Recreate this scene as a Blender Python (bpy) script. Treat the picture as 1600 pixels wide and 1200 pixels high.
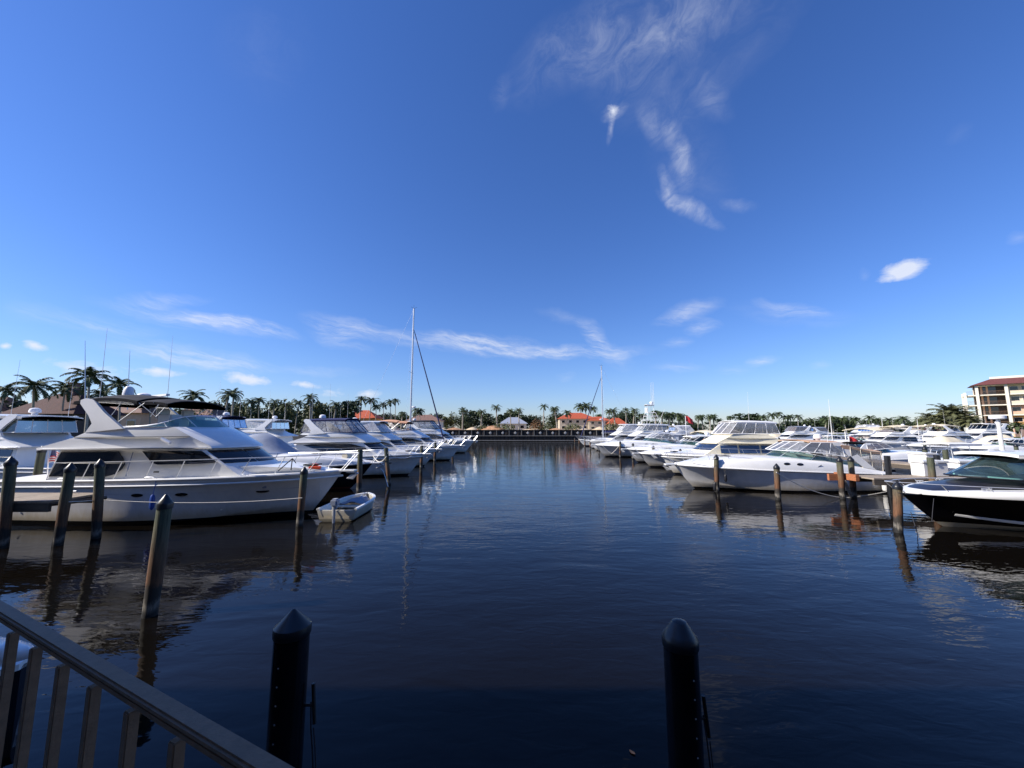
import bpy, math, random
from mathutils import Vector, Matrix
from mathutils.geometry import tessellate_polygon
R = math.radians
sc = bpy.context.scene
for o in list(bpy.data.objects): bpy.data.objects.remove(o)
rnd = random.Random(7)

# ------------------------------------------------------------------ camera
H = 3.2; F = 600.0; PITCH = R(6.8)
cam = bpy.data.cameras.new("camera"); cam.sensor_width = 36; cam.lens = 36*F/1600
cam.clip_start = 0.05; cam.clip_end = 6000
camo = bpy.data.objects.new("camera", cam); sc.collection.objects.link(camo)
camo.location = (0, 0, H); camo.rotation_euler = (R(90)+PITCH, 0, 0)
sc.camera = camo
CP, SP = math.cos(PITCH), math.sin(PITCH)
def ray(px, py):
    a = (px-800)/F; b = (600-py)/F
    return Vector((a, CP-b*SP, SP+b*CP))
def G(px, py, z=0.0):
    d = ray(px, py); t = (z-H)/d.z
    return Vector((0, 0, H))+d*t
def AT(px, py, Y):
    d = ray(px, py); return Vector((0, 0, H))+d*(Y/d.y)

# ------------------------------------------------------------------ sky, sun, exposure
SUN_AZ = -101.0      # degrees clockwise from +Y
SUN_EL = 36.0
w = bpy.data.worlds.new("World"); sc.world = w; w.use_nodes = True
nt = w.node_tree; N = nt.nodes; Lk = nt.links; N.clear()
def nd(t, **k):
    n = N.new(t)
    for a, b in k.items(): setattr(n, a, b)
    return n
def mth(op, a, b=None, c=None, clamp=False):
    n = nd('ShaderNodeMath', operation=op); n.use_clamp = clamp
    for i, v in enumerate((a, b, c)):
        if v is None: continue
        if isinstance(v, (int, float)): n.inputs[i].default_value = v
        else: Lk.new(v, n.inputs[i])
    return n.outputs[0]
sky = nd('ShaderNodeTexSky', sky_type='NISHITA'); sky.sun_disc = False
sky.sun_elevation = R(SUN_EL); sky.sun_rotation = R(SUN_AZ % 360)
sky.air_density = 1.2; sky.dust_density = 0.22; sky.ozone_density = 4.0; sky.altitude = 0
hsv = nd('ShaderNodeHueSaturation'); hsv.inputs['Saturation'].default_value = 1.14
Lk.new(sky.outputs[0], hsv.inputs['Color'])
tint = nd('ShaderNodeVectorMath', operation='MULTIPLY'); Lk.new(hsv.outputs[0], tint.inputs[0]); tint.inputs[1].default_value = (.88, 1.0, 1.48)
geo = nd('ShaderNodeTexCoord')
sep = nd('ShaderNodeSeparateXYZ'); Lk.new(geo.outputs['Generated'], sep.inputs[0])
az = mth('ARCTAN2', sep.outputs[0], sep.outputs[1])
el = mth('ARCSINE', sep.outputs[2])
comb = nd('ShaderNodeCombineXYZ'); Lk.new(az, comb.inputs[0]); Lk.new(el, comb.inputs[1])
def ae(px, py):
    d = ray(px, py).normalized(); return math.atan2(d.x, d.y), math.asin(d.z)
# noise warp shared by all clouds
def noise(vec, scale, detail, rough, dist=0.0, stretch=None, loc=(0,0,0), rot=0):
    mp = nd('ShaderNodeMapping'); Lk.new(vec, mp.inputs[0])
    mp.inputs['Scale'].default_value = stretch or (1, 1, 1); mp.inputs['Location'].default_value = loc
    if rot:
        mp.vector_type = 'TEXTURE'; mp.inputs['Scale'].default_value = tuple(1/q for q in (stretch or (1, 1, 1))); mp.inputs['Rotation'].default_value = (0, 0, rot)
    n = nd('ShaderNodeTexNoise'); Lk.new(mp.outputs[0], n.inputs['Vector'])
    n.inputs['Scale'].default_value = scale; n.inputs['Detail'].default_value = detail
    n.inputs['Roughness'].default_value = rough; n.inputs['Distortion'].default_value = dist
    return n
wn = noise(comb.outputs[0], 7, 4, 0.6)
vm = nd('ShaderNodeVectorMath', operation='SUBTRACT'); Lk.new(wn.outputs['Color'], vm.inputs[0]); vm.inputs[1].default_value = (.5, .5, .5)
vs = nd('ShaderNodeVectorMath', operation='SCALE'); Lk.new(vm.outputs[0], vs.inputs[0]); vs.inputs['Scale'].default_value = 0.055
va = nd('ShaderNodeVectorMath', operation='ADD'); Lk.new(comb.outputs[0], va.inputs[0]); Lk.new(vs.outputs[0], va.inputs[1])
vs2 = nd('ShaderNodeVectorMath', operation='SCALE'); Lk.new(vm.outputs[0], vs2.inputs[0]); vs2.inputs['Scale'].default_value = 0.03
va2 = nd('ShaderNodeVectorMath', operation='ADD'); Lk.new(comb.outputs[0], va2.inputs[0]); Lk.new(vs2.outputs[0], va2.inputs[1])
def streaks(lst, vec):
    tot = None
    for (x0, y0, x1, y1, wd, st) in lst:
        a0, a1 = ae(x0, y0), ae(x1, y1); m = ae((x0+x1)/2, (y0+y1)/2)
        dx, dy = a1[0]-a0[0], a1[1]-a0[1]; ln = math.hypot(dx, dy)
        q = ae((x0+x1)/2, (y0+y1)/2+wd); wr = math.hypot(q[0]-m[0], q[1]-m[1])
        mp = nd('ShaderNodeMapping', vector_type='TEXTURE'); Lk.new(vec, mp.inputs[0])
        mp.inputs['Location'].default_value = (m[0], m[1], 0)
        mp.inputs['Rotation'].default_value = (0, 0, math.atan2(dy, dx))
        mp.inputs['Scale'].default_value = (ln*.62+1e-4, wr*1.5+1e-4, 1)
        g = nd('ShaderNodeTexGradient', gradient_type='SPHERICAL'); Lk.new(mp.outputs[0], g.inputs[0])
        s = mth('MULTIPLY', g.outputs['Fac'], st)
        tot = s if tot is None else mth('ADD', tot, s)
    return tot
wisps = [ # x0,y0,x1,y1,halfwidth,strength in the direction the camera sees them
 (790,150,1000,10,50,.27), (860,90,1170,20,55,.27), (950,60,1200,-10,40,.24), (1090,150,1260,0,30,.13),
 (900,110,1120,150,60,.2), (770,170,790,120,18,.22), (938,180,980,160,11,.75), (950,225,958,170,7,.5),
 (1000,165,1050,225,20,.42), (1045,190,1085,275,17,.55), (1060,235,1075,300,20,.38), (1030,262,1052,322,11,.7), (1028,300,1125,352,10,.95), (1030,180,1120,340,50,.16),
 (1080,120,1140,180,20,.25),(1130,320,1180,325,8,.35),
 (190,470,330,465,9,.55), (190,480,470,525,12,.75), (300,492,460,522,9,.6), (480,495,640,535,14,.7), (480,505,580,550,12,.5),
 (620,530,850,545,14,.85), (730,550,1000,552,9,.9), (660,525,830,548,9,.6), (165,536,430,575,14,.8), (240,556,430,574,10,.6), (40,490,250,520,12,.45),
 (430,574,560,582,6,.35), (905,500,950,545,14,.75), (920,530,985,570,14,.5), (840,485,930,505,9,.3),
 (1025,505,1125,475,12,.8), (1070,515,1125,510,10,.6), (1030,540,1080,532,8,.4), (1180,470,1290,485,9,.65), (1140,480,1330,500,14,.2),
 (1165,570,1215,563,7,.6), (1020,575,1100,577,6,.35), (1120,582,1180,580,6,.3), (1265,572,1300,570,6,.35), (870,592,900,590,6,.25),
 (1480,215,1520,210,12,.12), (1570,370,1610,365,8,.35), (1340,425,1360,420,8,.25),
 (350,100,480,60,60,.08), (0,480,80,500,16,.15)]
puffs = [(1368,434,1458,406,15,1.6), (1385,424,1440,416,17,.5), (30,541,84,548,7,1.5), (-10,545,20,545,6,1.4), (342,587,434,596,9,1.6), (450,600,505,602,6,1.3),
 (495,612,545,606,9,.8), (550,612,600,614,6,1.2), (200,574,300,586,7,1.2), (60,568,200,580,14,.9), (90,588,300,600,16,.45), (0,600,120,610,14,.4),
 (942,172,976,166,13,1.0), (470,620,700,632,12,.35)]
ws = streaks(wisps, va.outputs[0])
fn = noise(va.outputs[0], 9, 12, 0.70, 0.8, (1, 2.0, 1), rot=R(14))
fr = mth('POWER', mth('MULTIPLY_ADD', fn.outputs['Fac'], 3.3, -1.15, clamp=True), 1.3)
fr = mth('ADD', mth('MULTIPLY', fr, .86), .14)
wd_ = mth('MULTIPLY', mth('MULTIPLY', mth('POWER', mth('MINIMUM', mth('MULTIPLY', ws, 1.35), 1.0), 1.3), fr), .8)
# long drawn-out fibres for the low cirrus; the high wisps stay more broken
ff = noise(va.outputs[0], 9, 12, 0.72, 0.25, (1, 7.0, 1), rot=R(-9))
ffr = mth('POWER', mth('MULTIPLY_ADD', ff.outputs['Fac'], 3.8, -1.4, clamp=True), 1.1)
lowf = nd('ShaderNodeMapRange'); lowf.inputs[1].default_value = .34; lowf.inputs[2].default_value = .24; Lk.new(el, lowf.inputs[0])
fmix = nd('ShaderNodeMix', data_type='FLOAT'); Lk.new(lowf.outputs[0], fmix.inputs[0]); Lk.new(fr, fmix.inputs[2]); Lk.new(mth('ADD', mth('MULTIPLY', ffr, .9), .1), fmix.inputs[3])
wd_ = mth('MULTIPLY', mth('MULTIPLY', mth('POWER', mth('MINIMUM', mth('MULTIPLY', ws, 1.35), 1.0), 1.1), fmix.outputs[0]), mth('MULTIPLY_ADD', lowf.outputs[0], .12, .62))
ps = streaks(puffs, va2.outputs[0])
pn = noise(va2.outputs[0], 34, 8, 0.66, 0.3, (1, 1.7, 1))
pd = mth('MULTIPLY', mth('SUBTRACT', mth('ADD', ps, mth('MULTIPLY', pn.outputs['Fac'], 1.7)), 1.25), 1.15, clamp=True)
pd = mth('MULTIPLY', pd, mth('MINIMUM', mth('MULTIPLY', ps, 2.0), 1.0))
cov = mth('ADD', mth('MULTIPLY', wd_, .78), mth('MULTIPLY', pd, .85), clamp=True)
mix = nd('ShaderNodeMix', data_type='RGBA')
Lk.new(cov, mix.inputs[0]); Lk.new(tint.outputs[0], mix.inputs[6]); mix.inputs[7].default_value = (7.6, 8.0, 9.0, 1)
bg = nd('ShaderNodeBackground'); Lk.new(mix.outputs[2], bg.inputs[0]); bg.inputs[1].default_value = 0.077
out = nd('ShaderNodeOutputWorld'); Lk.new(bg.outputs[0], out.inputs[0])
CLOUD_MIX = mix

sl = bpy.data.lights.new("sun", 'SUN'); sl.energy = 5.0; sl.angle = R(0.53); sl.color = (1.0, .93, .83)
so = bpy.data.objects.new("sun", sl); sc.collection.objects.link(so)
sdir = Vector((math.sin(R(SUN_AZ))*math.cos(R(SUN_EL)), math.cos(R(SUN_AZ))*math.cos(R(SUN_EL)), math.sin(R(SUN_EL))))
so.rotation_euler = sdir.to_track_quat('Z', 'Y').to_euler(); so.location = sdir*200
sc.view_settings.view_transform = 'Standard'; sc.view_settings.look = 'None'; sc.view_settings.exposure = 0.52; sc.view_settings.gamma = 1
sc.cycles.max_bounces = 8; sc.cycles.transparent_max_bounces = 16
sc.cycles.caustics_reflective = True; sc.cycles.blur_glossy = 0.35; sc.cycles.sample_clamp_indirect = 12.0; sc.cycles.caustics_refractive = False

# ------------------------------------------------------------------ materials
def mat_new(name):
    m = bpy.data.materials.new(name); m.use_nodes = True
    t = m.node_tree; b = t.nodes['Principled BSDF']
    return m, t, b
def tex(t, kind, coord='Object', scale=(1, 1, 1), **inp):
    tc = t.nodes.new('ShaderNodeTexCoord'); mp = t.nodes.new('ShaderNodeMapping'); mp.inputs['Scale'].default_value = scale
    t.links.new(tc.outputs[coord], mp.inputs[0]); n = t.nodes.new(kind); t.links.new(mp.outputs[0], n.inputs['Vector'])
    for k, v in inp.items(): n.inputs[k].default_value = v
    return n
def ramp(t, src, stops):
    r = t.nodes.new('ShaderNodeValToRGB'); t.links.new(src, r.inputs[0])
    e = r.color_ramp.elements
    e[0].position, e[0].color = stops[0][0], (*stops[0][1], 1); e[1].position, e[1].color = stops[-1][0], (*stops[-1][1], 1)
    for p, c in stops[1:-1]:
        q = e.new(p); q.color = (*c, 1)
    return r
def simple(name, col, rough=.5, metal=0, var=.12, scale=3, bump=0, bscale=30, spec=.5, coat=0, coord='Object', stretch=(1,1,1)):
    m, t, b = mat_new(name)
    n = tex(t, 'ShaderNodeTexNoise', coord, stretch, Scale=scale, Detail=5, Roughness=.6)
    c0 = tuple(c*(1-var) for c in col); c1 = tuple(min(1, c*(1+var)) for c in col)
    r = ramp(t, n.outputs['Fac'], [(.3, c0), (.7, c1)]); t.links.new(r.outputs[0], b.inputs['Base Color'])
    b.inputs['Roughness'].default_value = rough; b.inputs['Metallic'].default_value = metal
    b.inputs['Specular IOR Level'].default_value = spec; b.inputs['Coat Weight'].default_value = coat
    if bump:
        n2 = tex(t, 'ShaderNodeTexNoise', coord, stretch, Scale=bscale, Detail=4)
        bn = t.nodes.new('ShaderNodeBump'); bn.inputs['Strength'].default_value = 1; bn.inputs['Distance'].default_value = bump
        t.links.new(n2.outputs['Fac'], bn.inputs['Height']); t.links.new(bn.outputs[0], b.inputs['Normal'])
    return m
_hm = {}
def hull_mat(top, boot=(.02, .025, .04), stripe=None, zb=.12, zs=.0, grime=.12):
    key = (top, boot, stripe, zb, zs)
    if key in _hm: return _hm[key]
    m, t, b = mat_new('painted_hull'); tc = t.nodes.new('ShaderNodeTexCoord'); sp = t.nodes.new('ShaderNodeSeparateXYZ')
    t.links.new(tc.outputs['Object'], sp.inputs[0])
    mr = t.nodes.new('ShaderNodeMapRange'); mr.inputs[1].default_value = 0; mr.inputs[2].default_value = 2
    t.links.new(sp.outputs[2], mr.inputs[0])
    stops = [(0, boot), (zb/2, top)]
    if stripe: stops = [(0, boot), (zb/2, stripe), ((zb+zs)/2, top)]
    r = ramp(t, mr.outputs[0], stops); r.color_ramp.interpolation = 'CONSTANT'
    n = tex(t, 'ShaderNodeTexNoise', 'Object', (.8, .8, .35), Scale=4, Detail=6, Roughness=.65)
    r2 = ramp(t, n.outputs['Fac'], [(.35, (1-grime,)*3), (.7, (1, 1, 1))])
    mx = t.nodes.new('ShaderNodeMix'); mx.data_type = 'RGBA'; mx.blend_type = 'MULTIPLY'; mx.inputs[0].default_value = 1
    # waterline scum that fades out a hand's breadth above the boot top
    ns = tex(t, 'ShaderNodeTexNoise', 'Object', (2.5, 2.5, .5), Scale=2.2, Detail=5, Roughness=.7)
    za = t.nodes.new('ShaderNodeMath'); za.operation = 'MULTIPLY_ADD'; za.inputs[1].default_value = -.38; t.links.new(ns.outputs['Fac'], za.inputs[0]); t.links.new(sp.outputs[2], za.inputs[2])
    ms = t.nodes.new('ShaderNodeMapRange'); ms.inputs[1].default_value = zb-.12; ms.inputs[2].default_value = zb+.22; t.links.new(za.outputs[0], ms.inputs[0])
    rs = ramp(t, ms.outputs[0], [(0, (.74, .66, .52)), (1, (1, 1, 1))])
    mz = t.nodes.new('ShaderNodeMix'); mz.data_type = 'RGBA'; mz.blend_type = 'MULTIPLY'; mz.inputs[0].default_value = 1
    t.links.new(r2.outputs[0], mz.inputs[6]); t.links.new(rs.outputs[0], mz.inputs[7])
    t.links.new(r.outputs[0], mx.inputs[6]); t.links.new(mz.outputs[2], mx.inputs[7]); t.links.new(mx.outputs[2], b.inputs['Base Color'])
    b.inputs['Roughness'].default_value = .18; b.inputs['Coat Weight'].default_value = .3; b.inputs['Coat Roughness'].default_value = .08
    _hm[key] = m; return m
def glassy(name, tint, gloss=.05, opaque=0.0, dcol=(.5, .5, .5), rough=.02):
    m, t, b = mat_new(name); nn = t.nodes; nn.remove(b)
    tr = nn.new('ShaderNodeBsdfTransparent'); tr.inputs[0].default_value = (*tint, 1)
    gl = nn.new('ShaderNodeBsdfGlossy'); gl.inputs['Roughness'].default_value = rough
    df = nn.new('ShaderNodeBsdfDiffuse'); df.inputs[0].default_value = (*dcol, 1)
    m1 = nn.new('ShaderNodeMixShader'); m1.inputs[0].default_value = opaque
    n = tex(t, 'ShaderNodeTexNoise', 'Object', (1, 1, .5), Scale=3.5, Detail=3, Distortion=1.5)
    mm = t.nodes.new('ShaderNodeMath'); mm.operation = 'MULTIPLY'; mm.inputs[1].default_value = opaque*2
    t.links.new(n.outputs['Fac'], mm.inputs[0]); t.links.new(mm.outputs[0], m1.inputs[0])
    t.links.new(tr.outputs[0], m1.inputs[1]); t.links.new(df.outputs[0], m1.inputs[2])
    fr_ = nn.new('ShaderNodeFresnel'); fr_.inputs[0].default_value = 1.5
    m2 = nn.new('ShaderNodeMixShader'); ad = nn.new('ShaderNodeMath'); ad.operation = 'ADD'; ad.inputs[1].default_value = gloss; ad.use_clamp = True
    t.links.new(fr_.outputs[0], ad.inputs[0]); t.links.new(ad.outputs[0], m2.inputs[0])
    t.links.new(m1.outputs[0], m2.inputs[1]); t.links.new(gl.outputs[0], m2.inputs[2]); t.links.new(m2.outputs[0], nn['Material Output'].inputs[0])
    return m
M = {}
M['gel'] = simple('white_gelcoat', (.80, .79, .76), .25, var=.05, scale=1.3, coat=.25)
M['deck'] = simple('nonskid_deck', (.76, .75, .71), .55, var=.07, scale=2.5, bump=.001, bscale=160)
M['grey'] = simple('grey_gelcoat', (.42, .43, .45), .35, var=.07)
M['cream'] = simple('cream_gelcoat', (.80, .73, .55), .35, var=.05)
M['beige'] = simple('beige_fibreglass', (.62, .57, .48), .4, var=.08)
M['dglass'] = simple('dark_window_glass', (.010, .011, .014), .05, var=.3, scale=1.5, spec=.8)
M['bglass'] = simple('blue_tinted_window', (.025, .045, .10), .06, var=.3, scale=1.5, spec=.8)
M['teal'] = glassy('teal_windshield_glass', (.50, .78, .74), .05, .06, (.35, .6, .6))
M['smoke'] = glassy('smoked_glass', (.12, .15, .16), .05)
M['vinyl'] = glassy('clear_vinyl', (.80, .80, .80), .05, .26, (.62, .62, .62), .12)
M['vinyl_w'] = glassy('milky_vinyl', (.7, .7, .72), .05, .5, (.72, .72, .74), .15)
M['vinyl_d'] = glassy('tinted_vinyl', (.55, .50, .48), .05, .28, (.45, .39, .36), .12)
M['steel'] = simple('stainless_steel', (.80, .80, .80), .28, .55, var=.05)
M['alu'] = simple('mast_aluminium', (.55, .56, .58), .4, .6, var=.06)
M['black'] = simple('black_rubber', (.012, .012, .014), .45, var=.3)
M['c_black'] = simple('black_canvas', (.012, .012, .016), .8, var=.3, bump=.004, bscale=5)
M['c_navy'] = simple('navy_canvas', (.018, .022, .09), .8, var=.25, bump=.004, bscale=5)
M['c_tan'] = simple('tan_canvas', (.52, .33, .21), .85, var=.12, bump=.004, bscale=5)
M['c_orange'] = simple('faded_orange_canvas', (.62, .33, .19), .85, var=.12, bump=.006, bscale=4)
M['c_white'] = simple('white_canvas', (.72, .72, .72), .8, var=.08, bump=.005, bscale=4)
M['c_grey'] = simple('grey_canvas', (.26, .29, .36), .8, var=.12, bump=.006, bscale=4)
M['c_beige'] = simple('beige_canvas', (.66, .58, .42), .8, var=.08, bump=.006, bscale=4)
M['c_brown'] = simple('brown_canvas', (.10, .075, .06), .85, var=.15, bump=.005, bscale=4)
M['cushion'] = simple('white_vinyl_cushion', (.70, .68, .62), .5, var=.06)
M['red'] = simple('red_cloth', (.55, .03, .03), .7, var=.15)
M['orange'] = simple('orange_plastic', (.75, .10, .03), .5, var=.1)
M['rope'] = simple('mooring_rope', (.66, .62, .54), .8, var=.2, scale=40)
M['drope'] = simple('dark_rope', (.03, .03, .035), .8, var=.2, scale=40)
M['blueplastic'] = simple('blue_plastic', (.03, .08, .35), .4, var=.1)
M['dome'] = simple('radome_plastic', (.74, .74, .76), .4, var=.04)
M['wplastic'] = simple('white_plastic', (.74, .73, .70), .4, var=.08)
M['teak'] = simple('teak', (.28, .15, .07), .5, var=.2, scale=8, stretch=(.3, 3, 3))
# piling: weathered green top, orange lower part, black tide band, pale barnacles
def piling_mat():
    m, t, b = mat_new('weathered_piling'); tc = t.nodes.new('ShaderNodeTexCoord'); sp = t.nodes.new('ShaderNodeSeparateXYZ')
    t.links.new(tc.outputs['Object'], sp.inputs[0])
    n = tex(t, 'ShaderNodeTexNoise', 'Object', (1, 1, .35), Scale=5, Detail=6, Roughness=.7)
    ma = t.nodes.new('ShaderNodeMath'); ma.operation = 'MULTIPLY_ADD'; ma.inputs[1].default_value = .5; t.links.new(n.outputs['Fac'], ma.inputs[0])
    t.links.new(sp.outputs[2], ma.inputs[2])
    mr = t.nodes.new('ShaderNodeMapRange'); mr.inputs[1].default_value = 0; mr.inputs[2].default_value = 2.6; t.links.new(ma.outputs[0], mr.inputs[0])
    r = ramp(t, mr.outputs[0], [(0, (.012, .012, .01)), (.13, (.014, .013, .012)), (.17, (.20, .18, .15)), (.21, (.03, .025, .02)), (.27, (.03, .024, .018)),
        (.31, (.15, .065, .028)), (.46, (.16, .085, .042)), (.60, (.12, .10, .06)), (.72, (.085, .095, .055)), (1, (.08, .09, .062))])
    n2 = tex(t, 'ShaderNodeTexNoise', 'Object', (1, 1, .06), Scale=38, Detail=5, Roughness=.7)
    r2 = ramp(t, n2.outputs['Fac'], [(.35, (.45, .45, .45)), (.62, (1.15, 1.15, 1.15))])
    mx = t.nodes.new('ShaderNodeMix'); mx.data_type = 'RGBA'; mx.blend_type = 'MULTIPLY'; mx.inputs[0].default_value = 1
    t.links.new(r.outputs[0], mx.inputs[6]); t.links.new(r2.outputs[0], mx.inputs[7]); t.links.new(mx.outputs[2], b.inputs['Base Color'])
    b.inputs['Roughness'].default_value = .75
    bn = t.nodes.new('ShaderNodeBump'); bn.inputs['Distance'].default_value = .012; t.links.new(n2.outputs['Fac'], bn.inputs['Height']); t.links.new(bn.outputs[0], b.inputs['Normal'])
    return m
M['pile'] = piling_mat()
M['cap'] = simple('black_piling_cap', (.012, .013, .016), .35, var=.2)
M['sleeve'] = simple('black_piling_sleeve', (.006, .006, .008), .18, var=.4, scale=6, bump=.003, bscale=7)
def plank_mat(name, c0, c1, axis=0, w_=.14):
    m, t, b = mat_new(name)
    tc = t.nodes.new('ShaderNodeTexCoord'); sp = t.nodes.new('ShaderNodeSeparateXYZ'); t.links.new(tc.outputs['Object'], sp.inputs[0])
    d = t.nodes.new('ShaderNodeMath'); d.operation = 'DIVIDE'; d.inputs[1].default_value = w_; t.links.new(sp.outputs[axis], d.inputs[0])
    fl = t.nodes.new('ShaderNodeMath'); fl.operation = 'FLOOR'; t.links.new(d.outputs[0], fl.inputs[0])
    fc = t.nodes.new('ShaderNodeMath'); fc.operation = 'FRACT'; t.links.new(d.outputs[0], fc.inputs[0])
    wn_ = t.nodes.new('ShaderNodeTexWhiteNoise'); wn_.noise_dimensions = '1D'; t.links.new(fl.outputs[0], wn_.inputs['W'])
    r = ramp(t, wn_.outputs['Value'], [(0, c0), (1, c1)])
    n = tex(t, 'ShaderNodeTexNoise', 'Object', (6, .8, 1) if axis == 0 else (.8, 6, 1), Scale=6, Detail=6, Roughness=.7)
    r2 = ramp(t, n.outputs['Fac'], [(.3, (.6, .6, .6)), (.7, (1.1, 1.1, 1.1))])
    gp = ramp(t, fc.outputs[0], [(0, (.08, .08, .08)), (.07, (1, 1, 1))]); 
    mx = t.nodes.new('ShaderNodeMix'); mx.data_type = 'RGBA'; mx.blend_type = 'MULTIPLY'; mx.inputs[0].default_value = 1
    t.links.new(r.outputs[0], mx.inputs[6]); t.links.new(r2.outputs[0], mx.inputs[7])
    mx2 = t.nodes.new('ShaderNodeMix'); mx2.data_type = 'RGBA'; mx2.blend_type = 'MULTIPLY'; mx2.inputs[0].default_value = 1
    t.links.new(mx.outputs[2], mx2.inputs[6]); t.links.new(gp.outputs[0], mx2.inputs[7]); t.links.new(mx2.outputs[2], b.inputs['Base Color'])
    b.inputs['Roughness'].default_value = .8; return m
M['plank'] = plank_mat('weathered_dock_planks', (.30, .24, .18), (.40, .33, .25), 0)
M['planky'] = plank_mat('weathered_walkway_planks', (.30, .24, .18), (.42, .34, .26), 1)
M['beam'] = simple('dock_beam_wood', (.10, .08, .06), .85, var=.3, scale=5, stretch=(.3, 3, 3), bump=.003)
M['oplank'] = simple('orange_treated_wood', (.36, .13, .055), .7, var=.25, scale=6, stretch=(.3, 3, 3), bump=.003)
M['palm'] = simple('palm_frond', (.045, .066, .020), .75, var=.45, scale=.8)
M['palmdry'] = simple('dusty_palm_frond', (.10, .105, .045), .6, var=.4, scale=.8)
M['trunk'] = simple('palm_trunk', (.30, .27, .22), .9, var=.25, scale=4, stretch=(1, 1, 5), bump=.01, bscale=9)
M['trunkd'] = simple('dark_palm_trunk', (.13, .10, .07), .9, var=.3, scale=4, stretch=(1, 1, 5), bump=.01, bscale=9)
M['leaf'] = simple('dark_foliage', (.026, .045, .013), .6, var=.55, scale=.9)
M['leafb'] = simple('light_foliage', (.085, .095, .030), .6, var=.5, scale=.9)
M['leafr'] = simple('russet_foliage', (.16, .085, .035), .7, var=.5, scale=.9)
M['sand'] = simple('sandy_ground', (.52, .40, .26), .9, var=.3, scale=.35, bump=.08, bscale=1.5)
M['mound'] = simple('excavated_earth', (.40, .22, .12), .95, var=.45, scale=.8, bump=.15, bscale=2)
M['mounds'] = simple('pale_sand_heap', (.60, .47, .31), .95, var=.2, scale=.8, bump=.12, bscale=2)
M['grass'] = simple('lawn', (.07, .09, .03), .9, var=.4, scale=.3, bump=.05)
M['steelwall'] = simple('rusted_sheet_piling', (.034, .026, .022), .7, .2, var=.4, scale=2, stretch=(1, 1, .2))
M['waler'] = simple('concrete_waler', (.20, .19, .17), .8, var=.2, scale=2)
M['conc'] = simple('pale_concrete', (.45, .43, .39), .8, var=.15, scale=2)
M['roof_o'] = simple('orange_roof_tile', (.42, .085, .035), .75, var=.25, scale=2.5, bump=.05, bscale=8)
M['roof_a'] = simple('red_barrel_tile_roof', (.14, .042, .036), .8, var=.2, scale=2.5, bump=.05, bscale=8)
M['warm'] = simple('warm_cream_stucco', (.66, .57, .42), .85, var=.05, bump=.01)
M['roof_r'] = simple('brown_red_roof_tile', (.060, .020, .016), .85, var=.25, scale=2.5, bump=.05, bscale=8)
M['roof_p'] = simple('pale_clay_roof', (.20, .115, .09), .8, var=.25, scale=2.5, bump=.05, bscale=8)
M['stucco'] = simple('cream_stucco', (.46, .40, .31), .85, var=.06, bump=.01)
M['stuccow'] = simple('off_white_stucco', (.72, .67, .56), .85, var=.05, bump=.01)
M['stuccoo'] = simple('ochre_stucco', (.70, .38, .12), .85, var=.06, bump=.01)
M['peach'] = simple('peach_stucco', (.68, .42, .28), .85, var=.06, bump=.01)
M['wdark'] = simple('shade_toned_wall', (.05, .035, .03), .6, var=.3)  # near-black tone puts shade into the colour of porch sheet and recessed walls
M['rail'] = simple('bronze_powder_coat', (.21, .135, .085), .55, spec=.2, var=.15, scale=60, bump=.0006, bscale=300)
M['leafo'] = simple('fallen_orange_leaf', (.90, .26, .07), .6, var=.2)

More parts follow.
